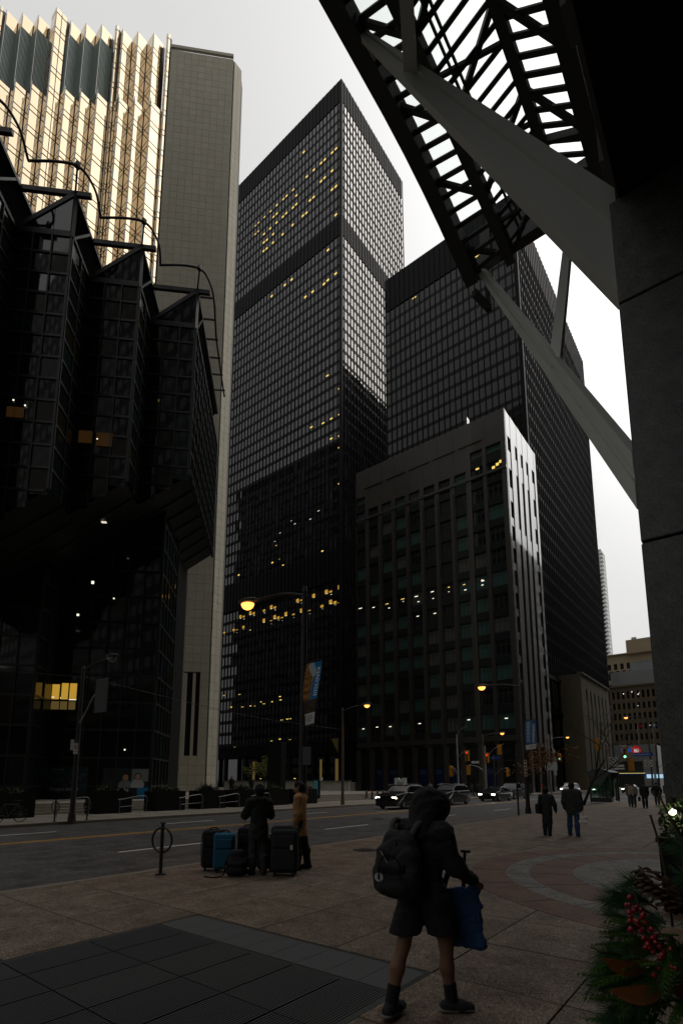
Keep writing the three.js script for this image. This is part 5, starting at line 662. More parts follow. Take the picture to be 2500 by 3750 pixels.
function person(label, x, z, az, o) {
  const J = joints(o), c = o.cell || .03, near = c < .02, sc = (o.h || 1.72) / 1.75, hd = J.head, k2 = near ? .03 : .05;
  const body = [[...J.pelvis, .125, ...J.chest, .135, .68], [...J.chest, .135, J.neck[0], J.neck[1] - .06, J.neck[2], .095, .7], [...J.aL.sh, .06, ...J.aR.sh, .06], [...J.neck, .055, hd[0], hd[1] - .07, hd[2] - .02, .055], [hd[0], hd[1] - .035, hd[2] + .012, .068, hd[0], hd[1] + .035, hd[2] - .012, .088], [hd[0], hd[1] - .085, hd[2] + .055, .035, hd[0], hd[1] - .03, hd[2] + .05, .05]];
  if (near) body.push([hd[0], hd[1] + .005, hd[2] + .09, .011, hd[0], hd[1] - .03, hd[2] + .112, .015], [hd[0] - .086, hd[1] - .01, hd[2] - .01, .014, hd[0] - .09, hd[1] + .02, hd[2] - .015, .018], [hd[0] + .086, hd[1] - .01, hd[2] - .01, .014, hd[0] + .09, hd[1] + .02, hd[2] - .015, .018], [hd[0] - .03, hd[1] + .03, hd[2] + .085, .012, hd[0] + .03, hd[1] + .03, hd[2] + .085, .012], [hd[0] - .018, hd[1] - .06, hd[2] + .09, .011, hd[0] + .018, hd[1] - .06, hd[2] + .09, .011]);
  for (const A of [J.aL, J.aR]) body.push([...A.sh, .052, ...A.e, .042], [...A.e, .042, ...A.w, .03]);
  for (const [Lg, ft] of [[J.L, J.footL], [J.R, J.footR]]) body.push([...Lg.h, .088, ...Lg.k, .056], [...Lg.k, .054, Lg.k[0], (Lg.k[1] * .6 + Lg.n[1] * .4), Lg.k[2] * .6 + Lg.n[2] * .4 - .018, .056], [Lg.k[0], (Lg.k[1] * .6 + Lg.n[1] * .4), Lg.k[2] * .6 + Lg.n[2] * .4 - .018, .056, ...Lg.n, .036], ...foot(Lg.n, ft));
  let bg = sdf(body.concat(near ? [] : handPrims(J.aL, 1, false), near ? [] : handPrims(J.aR, -1, false)), k2, c); if (near) { bg = G([bg, sdf([...handPrims(J.aL, 1, true, o.curl), [...J.aL.w, .03, J.aL.w[0] - J.aL.d.x * .05, J.aL.w[1] - J.aL.d.y * .05, J.aL.w[2] - J.aL.d.z * .05, .031]], .008, .0045), sdf([...handPrims(J.aR, -1, true, o.curl), [...J.aR.w, .03, J.aR.w[0] - J.aR.d.x * .05, J.aR.w[1] - J.aR.d.y * .05, J.aR.w[2] - J.aR.d.z * .05, .031]], .008, .0045)]); }
  const b = solo('person', bg, o.skin || mat(.18, .10, .065, .6), label, 'person', [x, o.y || 0, z], Math.PI - az * Math.PI / 180, o.group); b.scale.setScalar(sc);
  let part2 = null; const th = o.thick || .022, hem = o.hem ?? .86, y = hem;
  const top = [[J.pelvis[0], y + .06, J.pelvis[2], .145 + th + (o.flare || 0), ...J.chest, .142 + th, .74], [...J.chest, .142 + th, J.neck[0], J.neck[1] - .05, J.neck[2], .095 + th, .78], [...J.aL.sh, .066 + th, ...J.aR.sh, .066 + th], [J.neck[0], J.neck[1] - .03, J.neck[2] - .01, .07 + th * .6, J.neck[0], J.neck[1] + .005, J.neck[2] - .005, .066 + th * .4]];
  for (const A of [J.aL, J.aR]) top.push([...A.sh, .06 + th, ...A.e, .05 + th], [...A.e, .05 + th, A.w[0] * .92 + A.e[0] * .08, A.w[1] * .92 + A.e[1] * .08, A.w[2] * .92 + A.e[2] * .08, .036 + th * .8]);
  if (o.hood) { const hf = o.hoodTurn || 0, fx = Math.sin(hf), fz = Math.cos(hf); part2 = [[hd[0], hd[1] - .06, hd[2] - .03, .098, hd[0], hd[1] + .02, hd[2] - .025, .105], [hd[0] + fx * .03, hd[1] + .02, hd[2] + fz * .03, .10, hd[0] + fx * .11, hd[1] - .005, hd[2] + fz * .11, .08], [hd[0] + fx * .1, hd[1] + .01, hd[2] + fz * .1, .08, hd[0] + fx * .085, hd[1] - .1, hd[2] + fz * .085, .072], [hd[0], hd[1] - .1, hd[2] - .04, .1, J.neck[0], J.neck[1] - .05, J.neck[2] - .045, .125]]; }
  if (o.hoodDown) top.push([-.07, J.neck[1] + .01, J.neck[2] - .09, .055, .07, J.neck[1] + .01, J.neck[2] - .09, .055]);
  const tp = part(b, o.topName || 'jacket', sdf(top, .05, c, near ? .014 : .01, Math.min(hem - .06, ...[J.aL, J.aR].map(A => A.w[1] - .02))), o.top);
  if (part2) part(b, 'hood', sdf(part2, .1, c * .8, .012), o.top);
  if (o.coatSkirt) part(b, 'coat_skirt', sdf([[0, .92 + (J.pelvis[1] - .95), 0, .17, 0, o.coatSkirt - .05, -.01, .185, .8]], .05, c, .02, o.coatSkirt), o.top);
  const leg = [[J.pelvis[0], J.pelvis[1] + .04, J.pelvis[2], .145, ...J.pelvis, .148, .72]]; for (const Lg of [J.L, J.R]) { if (o.shorts) leg.push([...Lg.h, .112, Lg.h[0] * .1 + Lg.k[0] * .9, Lg.h[1] * .1 + Lg.k[1] * .9, Lg.h[2] * .1 + Lg.k[2] * .9, .128]); else leg.push([...Lg.h, .106, ...Lg.k, .08], [...Lg.k, .08, Lg.k[0], Lg.k[1] * .6 + Lg.n[1] * .4, Lg.k[2] * .6 + Lg.n[2] * .4 - .015, .08], [Lg.k[0], Lg.k[1] * .6 + Lg.n[1] * .4, Lg.k[2] * .6 + Lg.n[2] * .4 - .015, .08, Lg.n[0], Lg.n[1] - .035, Lg.n[2] - .004, .064]); }
  part(b, o.shorts ? 'shorts' : 'trousers', sdf(leg, o.shorts ? .025 : .04, c, near ? .012 : .008, o.shorts ? J.L.k[1] * .78 + J.L.h[1] * .22 : Math.min(J.L.n[1], J.R.n[1]) - .06), o.bottom);
  for (const [Lg, ft] of [[J.L, J.footL], [J.R, J.footR]]) {
    const dx = Math.sin(ft), dz = Math.cos(ft), n = Lg.n;
    const sh = part(b, 'shoe', sdf([...foot(n, ft, .046), [n[0], n[1], n[2], .048, n[0], n[1] - .03, n[2], .05]], .02, near ? .008 : c * .8), o.shoe || M.rubber);
    if (o.sole) { const sg = sdf([[n[0] - dx * .06, n[1] - .074, n[2] - dz * .06, .05, n[0] + dx * .14, n[1] - .076, n[2] + dz * .14, .042]], .01, .008), p = sg.attributes.position, y0 = n[1] - .085; for (let i = 0; i < p.count; i++) p.setY(i, y0 + .012 + (p.getY(i) - y0) * .36); sg.computeVertexNormals(); const s = mesh(sg, o.sole); s.name = 'sole'; sh.add(s); }
    if (o.sock) part(b, 'sock', sdf([[n[0], n[1] - .01, n[2], .05, n[0] * .72 + Lg.k[0] * .28, n[1] * .72 + Lg.k[1] * .28, n[2] * .72 + Lg.k[2] * .28 - .006, .052]], .02, .008), o.sock);
  }
  if (o.hair) part(b, 'hair', sdf([[hd[0], hd[1] + .03, hd[2] - .028, .092, hd[0], hd[1] + .055, hd[2] + .012, .088], [hd[0], hd[1] - .05, hd[2] - .045, .075, hd[0], hd[1] + .02, hd[2] - .045, .09], ...(o.longHair ? [[hd[0], hd[1] - .02, hd[2] - .06, .09, hd[0], hd[1] - .17, hd[2] - .07, .08]] : [])], .03, near ? .01 : c * .8, .006), o.hair);
  if (o.hat) part(b, 'hat', sdf([[hd[0], hd[1] + .035, hd[2] - .02, .104, hd[0], hd[1] + .07, hd[2] - .01, .095]], .03, c * .8), o.hat);
  b.userData.J = undefined; return { b, J, sc };
}
const F = (r, g, b) => P({ color: lin(r * 1.5 + .006, g * 1.5 + .006, b * 1.5 + .006), roughness: .92, sheen: .25, sheenColor: lin(.12, .12, .12), sheenRoughness: .6 });
const skinBrown = mat(.26, .14, .08, .55), skinLight = mat(.36, .22, .16, .55), blackCloth = F(.009, .009, .010), charcoal = F(.016, .017, .018), denim = F(.022, .04, .085), navy = F(.008, .011, .02);
// foreground walker
person('hooded person in black top and shorts walking away in the foreground', -2.21, -3.90, 8, { h: 1.755, cell: .0125, legL: [-.30, .06], legR: [.30, .2], footL: .1, footR: -.75, wide: .012, lean: .05, armR: [.28, .75, .22, -.1], armL: [.15, .9, .2, .3], hood: true, hoodTurn: -.55, top: blackCloth, topName: 'hooded_sweatshirt', hem: .88, flare: .0, shorts: true, bottom: F(.011, .011, .013), sock: F(.006, .006, .007), shoe: F(.018, .019, .02), sole: mat(.22, .21, .19, .7), skin: skinBrown, thick: .016, curl: 1 });
seed = 5;
// backpack and tote of the foreground walker
{
  const th = Math.PI - 8 * Math.PI / 180, t = thing('backpack', 'dark backpack with a round white badge on the back of the hooded walker', 'backpack', [-2.30, .88, -3.69], th + .12);
  const cl = F(.017, .018, .018), cl2 = F(.011, .012, .012);
  part(t, 'bag', sdf([[-.1, .08, -.02, .075, .1, .08, -.02, .075], [-.11, .2, -.03, .095, .11, .2, -.03, .095], [-.1, .34, -.02, .09, .1, .34, -.02, .09], [-.06, .46, .0, .07, .06, .46, .0, .07]], .08, .012, .012), cl);
  part(t, 'front_pocket', sdf([[-.08, .1, -.10, .06, .08, .1, -.10, .06], [-.075, .26, -.105, .055, .075, .26, -.105, .055]], .06, .012, .01), cl2);
  part(t, 'side_pocket', sdf([[.18, .08, -.02, .05, .19, .2, -.02, .055]], .04, .012, .006), cl2);
  part(t, 'shoulder_strap', tube([[-.09, .48, .03], [-.12, .565, .08], [-.135, .60, .16], [-.15, .55, .27], [-.16, .38, .31]], .026, 24, 8), F(.05, .05, .048)); part(t, 'shoulder_strap', tube([[.09, .48, .03], [.12, .565, .08], [.135, .60, .16], [.15, .55, .27], [.16, .38, .31]], .026, 24, 8), F(.05, .05, .048));
  part(t, 'grab_loop', tube([[-.04, .53, .02], [0, .58, .02], [.04, .53, .02]], .012, 12, 6), cl2); part(t, 'zip', tube([[-.10, .16, -.155], [-.09, .3, -.155], [0, .35, -.15], [.09, .3, -.155], [.10, .16, -.155]], .005, 30, 6), M.black); part(t, 'zip_pull', box(.012, .045, .006, -.02, .42, -.1), M.chrome);
  const badge = textPlate(1, 1, '#101112', g => { g.fillStyle = '#e8e8e4'; g.beginPath(); g.arc(64, 64, 60, 0, 7); g.fill(); g.strokeStyle = '#777'; g.lineWidth = 3; g.beginPath(); g.arc(64, 64, 46, 0, 7); g.stroke(); g.fillStyle = '#111'; g.font = 'bold 64px sans-serif'; g.fillText('tb', 32, 86); }, 128, 128);
  const bd = part(t, 'badge', new THREE.CylinderGeometry(.036, .036, .008, 30).rotateX(Math.PI / 2), badge, [.105, .175, -.145]); bd.rotation.y = .35;
  const wd = part(t, 'name_strip', new THREE.BoxGeometry(.15, .03, .004), textPlate(1, 1, '#141515', g => { g.fillStyle = '#d5d5d0'; g.font = 'bold 60px sans-serif'; g.fillText('.Adoct mm', 8, 80); }, 340, 110), [.045, .33, -.15]); wd.rotation.z = -.95; wd.rotation.y = Math.PI; 
}
{
  const t = thing('tote_bag', 'blue cloth tote bag hanging from the right hand of the hooded walker', 'tote bag', [-2.0, .45, -4.1], .65); const blue = F(.014, .052, .145), pr = [];
  for (let k = 0; k <= 6; k++) { const v = k / 6, w = .165 - .035 * v, y = .06 + v * .40; pr.push([-w + .02 * (1 - v), y + .05 * (1 - v), 0, .045 - .012 * v, w, y - .02 * (1 - v), 0, .045 - .012 * v, .8]); }
  part(t, 'bag', sdf(pr, .05, .011, .02), blue);
  for (const [s, z] of [[1, .035], [-1, -.035]]) part(t, 'handle', G([tube([[-.13, .43, z], [-.10, .55, z], [-.03, .69, z * .4], [0, .72, 0]], .02, 20, 6).scale(1, 1, .6), tube([[.13, .43, z], [.1, .55, z], [.04, .69, z * .4], [0, .72, 0]], .02, 20, 6).scale(1, 1, .6)]), blue);
  part(t, 'side_tag', box(.02, .03, .006, .17, .3, .0), M.black);
}
solo('folded_umbrella', G([bar([0, -.02, 0], [.012, .13, 0], .015, .013), rbox(.085, .022, .026, .009, .02, .14, 0), bar([0, 0, 0], [-.01, -.3, .02], .022, .012)]), F(.02, .013, .016), 'dark folded umbrella with a flat grip in the hand of the hooded walker', 'umbrella', [-1.99, 1.08, -4.2]);
// travellers with luggage
person('person in a dark hooded jacket standing with arms bent among the suitcases', -7.82, -7.32, -62, { h: 1.72, cell: .016, legL: [.05, .02], legR: [-.06, .02], footL: .3, footR: -.2, armL: [.35, 1.7, .3, .4], armR: [.3, 1.6, .3, .35], hat: F(.006, .006, .007), hoodDown: true, top: F(.010, .011, .011), hem: .78, thick: .022, coatSkirt: .68, bottom: F(.028, .029, .027), skin: skinBrown, hair: mat(.01, .008, .007, .9) });
person('man in a tan blazer standing side-on behind the suitcases', -7.62, -8.3, -118, { h: 1.80, cell: .016, legL: [.04, .03], legR: [-.16, .02], footL: .1, footR: 0, armL: [-.05, .35, .12, .1], armR: [.05, .4, .12, .1], top: F(.30, .16, .065), topName: 'blazer', hem: .76, flare: .02, coatSkirt: .66, bottom: F(.012, .013, .014), skin: skinLight, hair: mat(.012, .009, .007, .85) });
function suitcase(label, x, z, ry, w, h, d, m, o = {}) {
  const t = thing(o.name || 'suitcase', label, o.cat || 'suitcase', [x, 0, z], ry); part(t, 'shell', rbox(w, h - .05, d, Math.min(w, d) * .22, 0, h / 2 + .03, 0, 4), m);
  part(t, 'front_pocket', rbox(w * .84, h * .42, .05, .02, 0, h * .36, d / 2 + .012, 3), o.m2 || m); part(t, 'front_pocket', rbox(w * .8, h * .24, .045, .02, 0, h * .74, d / 2 + .01, 3), o.m2 || m);
  part(t, 'zip', G([tube([[-w / 2 - .002, .12, d * .28], [-w / 2 - .002, h - .1, d * .28], [-w / 2 + .07, h + .003, d * .28], [w / 2 - .07, h + .003, d * .28], [w / 2 + .002, h - .1, d * .28], [w / 2 + .002, .12, d * .28]], .006, 50, 5)]), M.black);
  part(t, 'grab_handle', tube([[-.09, h, 0], [-.07, h + .04, 0], [.07, h + .04, 0], [.09, h, 0]], .013, 18, 6), M.black);
  for (const s of [-1, 1]) part(t, 'wheel', new THREE.CylinderGeometry(.04, .04, .03, 14).rotateZ(Math.PI / 2), M.rubber, [s * (w / 2 - .06), .04, -d / 2 + .05]); for (const s of [-1, 1]) part(t, 'foot', box(.04, .06, .04, s * (w / 2 - .08), .03, d / 2 - .05), M.rubber);
  if (o.pull) part(t, 'pull_handle', G([bar([-.1, h - .05, -d / 2 + .03], [-.1, h + o.pull, -d / 2 + .03], .009), bar([.1, h - .05, -d / 2 + .03], [.1, h + o.pull, -d / 2 + .03], .009), rbox(.24, .035, .035, .012, 0, h + o.pull, -d / 2 + .03)]), M.galv);
  if (o.tag) part(t, 'luggage_tag', box(.05, .09, .008, w * .3, h * .62, d / 2 + .045), M.white); return t;
}
suitcase('large black upright suitcase with a white tag, leftmost of the luggage', -8.95, -7.12, .75, .44, .8, .3, F(.009, .009, .010), { tag: true });
suitcase('teal blue upright suitcase in the middle of the luggage', -8.62, -7.14, .72, .42, .76, .27, F(.012, .10, .17), { m2: F(.010, .08, .14) });
suitcase('black wheeled case with its pull handle raised, behind the blue suitcase', -8.45, -7.62, .72, .42, .85, .28, F(.008, .008, .009), { pull: .22 });
suitcase('dark case half hidden behind the legs of the hooded traveller', -8.0, -7.72, .6, .36, .66, .24, F(.010, .011, .012));
{ const t = suitcase('big dark green duffel case standing in front of the man in the blazer', -7.38, -7.62, .62, .52, .88, .36, F(.012, .016, .016), { tag: true }); part(t, 'duffel_top', sdf([[-.18, .84, 0, .1, .18, .84, 0, .1]], .05, .015, .012), F(.012, .016, .016)); }
{ const t = thing('rucksack', 'small dark rucksack on the ground in front of the blue suitcase', 'rucksack', [-8.02, 0, -6.96], .8), m = F(.012, .013, .018); part(t, 'bag', sdf([[-.12, .1, 0, .09, .12, .1, 0, .09], [-.11, .26, 0, .1, .11, .26, 0, .1], [-.06, .42, 0, .08, .06, .42, 0, .08]], .08, .014, .012), m); part(t, 'front_pocket', sdf([[-.09, .12, .09, .05, .09, .12, .09, .05], [-.08, .24, .09, .05, .08, .24, .09, .05]], .05, .014), m); part(t, 'strap', tube([[-.1, .45, -.06], [-.2, .3, .05], [-.24, .05, .1], [-.4, .012, .16], [-.6, .012, .05]], .015, 30, 6), M.black); part(t, 'zip_tab', box(.015, .04, .01, -.2, .2, .1), M.redSign); }
// walking couple
person('woman in a long dark coat and hat with a shoulder bag, walking away', -5.66, -18.5, 2, { h: 1.60, cell: .022, legL: [.12, .25], legR: [-.12, .1], armL: [-.1, .2, .18], armR: [.1, .3, .35], top: charcoal, hem: .72, coatSkirt: .42, thick: .03, flare: .02, bottom: blackCloth, hat: F(.006, .006, .006), hair: mat(.01, .01, .01, .9) });
{ const t = thing('shoulder_bag', 'dark shoulder bag at the left side of the woman in the long coat', 'bag', [-5.9, .72, -18.4]); part(t, 'bag', rbox(.16, .34, .3, .06, 0, .17, 0, 3), blackCloth); part(t, 'strap', tube([[.04, .32, .1], [.09, .62, .03], [.04, .32, -.1]], .012, 18, 6), blackCloth); }
person('man in a grey padded coat and jeans carrying a white bag, walking away', -4.92, -18.85, 3, { h: 1.76, cell: .022, legL: [.14, .12], legR: [-.1, .06], wide: .03, armL: [.08, .3, .22], armR: [-.06, .25, .22], hood: false, hoodDown: true, top: F(.024, .027, .027), hem: .74, thick: .06, bottom: F(.016, .045, .10), hat: F(.010, .010, .010), hair: mat(.01, .01, .01, .9), sole: mat(.3, .3, .3, .7) });
{ const t = thing('plastic_bag', 'white plastic carrier bag in the hand of the man in jeans', 'bag', [-4.585, .40, -18.8]); part(t, 'bag', sdf([[-.09, .08, 0, .07, .09, .08, 0, .07], [-.05, .2, 0, .06, .05, .2, 0, .06], [0, .28, 0, .02, 0, .34, 0, .02]], .05, .012, .03), P({ color: lin(.85, .85, .82), roughness: .5 })); part(t, 'handles', tube([[-.03, .32, 0], [0, .44, 0], [.03, .32, 0]], .008, 14, 5), M.white); }
// people further off
const far = (label, x, z, az, top, bottom, o = {}) => person(label, x, z, az, { cell: .03, legL: [.2, .15], legR: [-.16, .08], armL: [-.15, .3], armR: [.2, .3], top, bottom, hair: mat(.012, .01, .009, .9), ...o });
const redC = F(.42, .012, .012), brownC = F(.13, .07, .03), greyC = F(.09, .09, .088);
far('pedestrian in a bright red coat on the far corner', -27.25, -56, 200, redC, blackCloth, { h: 1.62, hem: .6 }); far('pedestrian in black right behind the red coat on the far corner', -26.7, -57.2, 210, blackCloth, blackCloth); far('striding pedestrian in dark clothes, left of the pair by the far kerb', -26.0, -57.6, -60, charcoal, navy, { legL: [.4, .1], legR: [-.38, .2] }); far('tall pedestrian in black, rightmost of the group on the far corner', -25.6, -58.6, -60, blackCloth, blackCloth, { h: 1.8 });
far('pedestrian in pale top behind the black SUV on the far pavement', -29.4, -54, 180, greyC, navy); far('pedestrian in a light grey coat next to the shop posters', -28.8, -55.6, 180, F(.12, .12, .11), charcoal, { hem: .6 }); far('pedestrian with pale hood and tan trousers beyond the crossing', -25.58, -73.4, 180, F(.14, .15, .18), F(.12, .08, .05), { hoodDown: true }); far('pedestrian in dark clothes beyond the crossing, beside the pale hood', -24.9, -74.6, 190, charcoal, charcoal, { h: 1.6 });
far('pedestrian in a pale patterned jacket coming up the near pavement', -6.86, -42, 175, F(.22, .20, .16), F(.02, .02, .02)); far('pedestrian in blue jeans half hidden behind the patterned jacket', -7.2, -43, 175, brownC, denim); far('man in a dark jacket and white shirt carrying a bag on the near pavement', -6.04, -41.2, 178, blackCloth, navy, { h: 1.75 }); far('pedestrian in black with spread arms farther up the near pavement', -6.0, -46.6, 178, blackCloth, charcoal, { armL: [.1, .5, .5], armR: [.1, .5, .5] }); far('pedestrian in a long dark coat beside the column', -5.5, -48.5, 178, charcoal, blackCloth, { h: 1.78, coatSkirt: .5 });
far('person in black waiting inside the bus shelter', -10.4, -51.2, 250, blackCloth, charcoal); far('person in a tan jacket standing on the far kerb behind the lamp post', -25.7, -28.4, 150, F(.12, .075, .035), F(.03, .028, .025), { legL: [0, 0], legR: [0, 0] }); far('dark figure on the terrace right of the concrete core', -40.2, -33.9, 120, blackCloth, blackCloth, { y: .56 }); far('second dark figure on the terrace left of the black pylon', -39.0, -35.4, 120, navy, blackCloth, { y: .56 });
solo('hand_bag', rbox(.12, .3, .34, .04), blackCloth, 'dark bag in the hand of the man with the white shirt', 'bag', [-6.36, .62, -41.15]);

// ---------------------------------------------------------------- evergreen arrangement in the tall planter at lower right
{
  const t = thing('evergreen_planter', 'tall planter of pine, cedar, berries and a cone at the lower right', 'planter', [-.335, .2, -2.10]);
  part(t, 'pot', new THREE.LatheGeometry([[.02, -.2], [.17, -.2], [.2, .3], [.24, .66], [.26, .68], [.23, .68], [.22, .62], [.02, .61]].map(a => new THREE.Vector2(...a)), 30), M.black, [.08, 0, .02]);
  part(t, 'soil', new THREE.CylinderGeometry(.22, .22, .04, 24).translate(.08, .63, .02), M.soil);
  const pineM = [P({ color: lin(.05, .135, .032), roughness: .55 }), P({ color: lin(.038, .11, .042), roughness: .55 })], cedarM = [P({ color: lin(.07, .22, .028), roughness: .6 }), P({ color: lin(.10, .20, .024), roughness: .6 })], goldC = P({ color: lin(.19, .17, .028), roughness: .6 }), stemM = mat(.05, .03, .015, .85);
  const tri = (a, b, w, up) => { const d = V(b.x - a.x, b.y - a.y, b.z - a.z), s = d.clone().cross(up).normalize().multiplyScalar(w); return [a.x - s.x, a.y - s.y, a.z - s.z, a.x + s.x, a.y + s.y, a.z + s.z, b.x, b.y, b.z]; };
  const fromTris = ar => { const g = new THREE.BufferGeometry(); g.setAttribute('position', new THREE.Float32BufferAttribute(ar, 3)); g.computeVertexNormals(); return g; };
  // pine sprig: stem with a brush of long needles
  const pine = (p, d, len, nl, n, m) => { p = [p[0] + .08, p[1], p[2]]; len *= .6; nl *= .8; const c = new THREE.QuadraticBezierCurve3(V(...p), V(...p).addScaledVector(d, len * .5).add(V(0, .03, 0)), V(...p).addScaledVector(d, len)), ar = []; for (let k = 0; k < n; k++) { const q = rr(.1, 1), a = c.getPoint(q), tg = c.getTangent(q), r = V(rr(-1, 1), rr(-1, 1), rr(-1, 1)).normalize(); r.addScaledVector(tg, -r.dot(tg)).normalize(); const e = a.clone().addScaledVector(tg, nl * rr(.45, .8)).addScaledVector(r, nl * rr(.35, .75)).add(V(0, -nl * .12, 0)); ar.push(...tri(a, e, .00085, V(.3, .2, 1)), ...tri(a, e, .00085, V(1, .2, -.3))); } const s = part(t, 'pine_sprig', fromTris(ar), m); const st = mesh(new THREE.TubeGeometry(c, 8, .0035, 5), stemM); st.name = 'stem'; s.add(st); };
  // cedar frond: flat fan of scaly twigs
  const frond = (p, d, nrm, len, m) => { p = [p[0] + .08, p[1], p[2]]; len *= .66; const ar = [], side = d.clone().cross(nrm).normalize(), tw = (a, dir, l, w, dep) => { const e = a.clone().addScaledVector(dir, l); ar.push(...tri(a, e, w, nrm), ...tri(a.clone().addScaledVector(nrm, .002), e, w * .7, side)); if (!dep) return; const n = dep === 2 ? 11 : 7; for (let k = 1; k < n; k++) for (const s of [-1, 1]) { const f = k / n, b = a.clone().addScaledVector(dir, l * f).add(V(0, -.02 * f * f, 0)), sd = dir.clone().cross(nrm).normalize().multiplyScalar(s); tw(b, dir.clone().multiplyScalar(.75).addScaledVector(sd, .66).normalize(), l * (dep === 2 ? .5 : .34) * (1.05 - f), w * .8, dep - 1); } }; tw(V(...p), d, len, .0042, 2); part(t, 'cedar_sprig', fromTris(ar), m); };
  const C0 = V(0, 1.02, 0), dirs = (ax, el) => V(Math.sin(ax) * Math.cos(el), Math.sin(el), -Math.cos(ax) * Math.cos(el));
  // needles: bunch at the upper left, upper right, bottom
  for (const [x, y, z, ax, el, len, n] of [[-.04, 1.18, .02, -1.7, .28, .22, 330], [-.06, 1.15, -.02, -1.35, .12, .26, 330], [-.02, 1.2, 0, -1.5, .5, .2, 280], [.1, 1.28, -.08, -.9, .7, .26, 300], [.16, 1.34, -.1, -.5, .9, .24, 300], [.14, 1.22, -.12, -1.1, .3, .26, 280], [.2, 1.2, 0, .3, .6, .3, 260], [.25, 1.15, .05, .9, .4, .28, 240], [-.05, .98, .08, -1.6, -.35, .28, 320], [0, .94, .12, -1.9, -.55, .28, 320], [.05, .95, .15, 2.8, -.3, .3, 300], [.12, .98, .16, 2.4, -.1, .3, 300], [.2, 1.05, .14, 1.9, .2, .3, 300], [.02, 1.0, .14, -2.4, -.3, .26, 300], [.2, 1.0, .1, 2.2, -.3, .3, 260], [.22, 1.12, .1, 2.6, .3, .25, 260]]) pine([x, y, z], dirs(ax, el), len, .125, n, pineM[rnd() < .5 ? 0 : 1]);
  for (const [x, y, z, ax, el, len, m] of [[-.02, 1.13, .05, -1.45, .02, .30, 0], [0, 1.10, .08, -1.7, -.12, .30, 0], [-.02, 1.07, .08, -1.95, -.2, .30, 0], [.02, 1.12, .08, -2.2, .02, .28, 1], [-.03, 1.02, .1, -1.6, -.35, .32, 0], [0, 1.0, .12, -1.9, -.5, .30, 1], [.04, 1.04, .14, -2.5, -.2, .26, 0], [.1, 1.08, .14, 2.9, .05, .26, 0], [.16, 1.1, .14, 2.4, .1, .24, 1], [-.02, 1.06, .04, -1.3, -.25, .30, 1], [.05, .98, .14, -2.6, -.6, .26, 0], [.2, 1.16, .08, 2.0, .4, .24, 1], [.12, 1.16, .1, 2.7, .5, .2, 0], [-.06, 1.05, .02, -1.35, -.12, .28, 0]]) frond([x, y, z], dirs(ax, el), dirs(ax + 1.2, 1.15), len, cedarM[m]);
  for (let k = 0; k < 60; k++) { const ax = rr(-3.14, 3.14), el = rr(-.45, .5), q = dirs(ax, el); pine([.0 + q.x * .09, rr(.78, 1.12), .02 + q.z * .11], q, rr(.2, .3), .11, 200, pineM[k % 2]); }
  for (let k = 0; k < 80; k++) { const ax = rr(-3.14, 3.14), el = rr(-.5, .35), q = dirs(ax, el); frond([.0 + q.x * .1, rr(.74, 1.12), .03 + q.z * .12], q, dirs(ax + 1.2, 1.1), rr(.22, .34), cedarM[k % 2]); }
  for (let k = 0; k < 9; k++) frond([rr(-.08, .06), 1.06 + rr(-.03, .04), rr(.06, .13)], dirs(rr(-2.4, -1.4), rr(-.2, .3)), dirs(rr(-1, 1), 1.1), .15, goldC);
  // pine cone lying towards the upper left
  { const a = V(-.02, 1.29, -.02), b = V(.10, 1.19, .05), ax = b.clone().sub(a).normalize(), u = ax.clone().cross(V(0, 1, 0)).normalize(), v = ax.clone().cross(u); const c = part(t, 'pine_cone', bar(a.toArray(), b.toArray(), .012, .018), mat(.05, .028, .014, .85)); const sg = new THREE.SphereGeometry(1, 8, 6).scale(.012, .0035, .016), m1 = mat(.10, .055, .026, .75), m2 = mat(.065, .034, .017, .8); const L = a.distanceTo(b); for (let k = 0; k < 96; k++) { const f = k / 96, an = k * 2.39996, r = .042 * Math.sin(Math.PI * (.12 + f * .8)) + .006, o = u.clone().multiplyScalar(Math.cos(an)).addScaledVector(v, Math.sin(an)), s = mesh(sg, k % 3 ? m1 : m2); s.name = 'cone_scale'; s.position.copy(a).addScaledVector(ax, f * L).addScaledVector(o, r); s.quaternion.setFromRotationMatrix(new THREE.Matrix4().makeBasis(o.clone().cross(ax).normalize(), ax.clone().multiplyScalar(-.8).addScaledVector(o, -.35).normalize().negate(), o.clone().multiplyScalar(.9).addScaledVector(ax, -.4).normalize())); s.scale.setScalar(.7 + .5 * Math.sin(Math.PI * f)); c.add(s); } }
  // berries on a twig
  { const tw = part(t, 'berry_twig', G([tube([[-.02, 1.23, .06], [.01, 1.17, .11], [.04, 1.11, .14], [.07, 1.06, .16]], .003, 16, 5)]), stemM), bm = [P({ color: lin(.42, .008, .012), roughness: .22, clearcoat: .6 }), P({ color: lin(.30, .006, .010), roughness: .25, clearcoat: .6 })], bg = new THREE.SphereGeometry(.0082, 12, 8); for (let k = 0; k < 52; k++) { const f = rnd(), p = V(-.035 + f * .115 + rr(-.03, .03), 1.235 - f * .185 + rr(-.025, .025), .13 + f * .1 + rr(-.02, .03)); const s = mesh(bg, bm[k % 2]); s.name = 'berry'; s.position.copy(p); s.scale.setScalar(rr(.8, 1.1)); tw.add(s); } }
  // magnolia leaves, brown backs
  const leaf = (p, r, L, W, m) => { const s = new THREE.Shape(); s.moveTo(0, 0); s.quadraticCurveTo(W, L * .35, 0, L); s.quadraticCurveTo(-W, L * .35, 0, 0); const g = new THREE.ShapeGeometry(s, 14), q = g.attributes.position; for (let i = 0; i < q.count; i++) q.setZ(i, -.35 * Math.abs(q.getX(i)) + .03 * Math.sin(q.getY(i) / L * 3)); g.computeVertexNormals(); part(t, 'magnolia_leaf', g, m, p, r); };
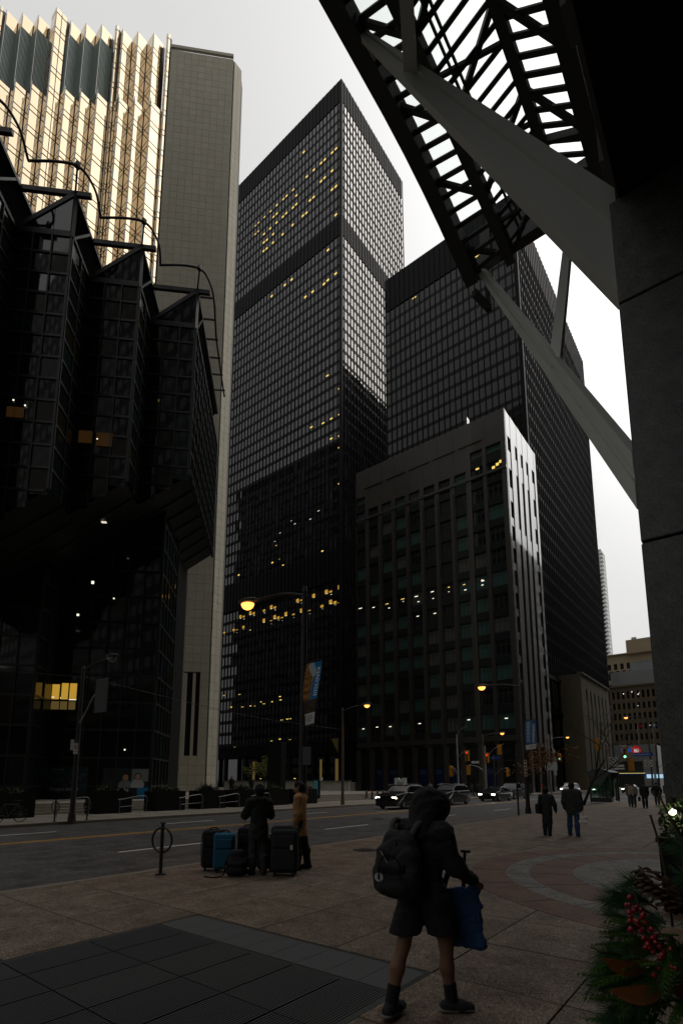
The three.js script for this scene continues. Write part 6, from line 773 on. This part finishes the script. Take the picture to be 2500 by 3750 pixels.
  const brown = P({ color: lin(.26, .085, .02), roughness: .6, side: THREE.DoubleSide }), brown2 = P({ color: lin(.09, .03, .01), roughness: .6, side: THREE.DoubleSide });
  leaf([.07, .99, .24], [.15, .35, 1.55], .15, .06, brown); leaf([.02, 1.04, .24], [.3, .5, 1.1], .13, .05, brown); leaf([.07, .985, .2], [.2, .4, -1.35], .13, .05, brown2); leaf([.06, 1.02, .2], [.25, .3, -.9], .12, .045, brown2);
  // bare twigs standing up
  for (const pts of [[[.06, 1.1, -.12], [.05, 1.24, -.16], [.03, 1.36, -.22], [.0, 1.47, -.28]], [[.10, 1.2, -.2], [.09, 1.38, -.28], [.05, 1.48, -.34], [.02, 1.55, -.4]]]) part(t, 'bare_twig', G([tube(pts, .0042, 24, 6), bar(pts[2], [pts[2][0] + .03, pts[2][1] + .03, pts[2][2]], .003, .0015)]), stemM);
  part(t, 'dew_ball', new THREE.SphereGeometry(.016, 14, 10), P({ color: lin(.7, .72, .75), roughness: .1, metalness: .6 }), [.10, 1.05, .2]);
}
// planter with fairy lights at the foot of the column
{
  const t = thing('lit_planter', 'dark planter of foliage with a bright fairy light at the foot of the column', 'planter', [-.62, 0, -9.35]); part(t, 'pot', G([box(1.1, .95, 1.1, 0, .475, 0), box(1.16, .06, 1.16, 0, .98, 0)]), M.black);
  const l = []; for (let k = 0; k < 1500; k++) { const u = rnd() * 7, r = Math.sqrt(rnd()) * .58, y = 1 + rnd() * .75 * (1.15 - r); const g = new THREE.PlaneGeometry(.045, .07); g.rotateX(rnd() * 7).rotateY(rnd() * 7).translate(Math.cos(u) * r, y, Math.sin(u) * r); l.push(g); } part(t, 'foliage', G(l), S({ color: lin(.03, .055, .02), roughness: .7, side: THREE.DoubleSide }));
  part(t, 'fairy_light', new THREE.SphereGeometry(.05, 14, 10), glow(1, .95, .7, 7), [-.36, 1.37, .38]); const p = new THREE.PointLight(0xfff0c0, .5, 0, 2); p.position.set(-.36, 1.37, .38); p.castShadow = true; t.add(p);
}
renderer.render(scene, camera);
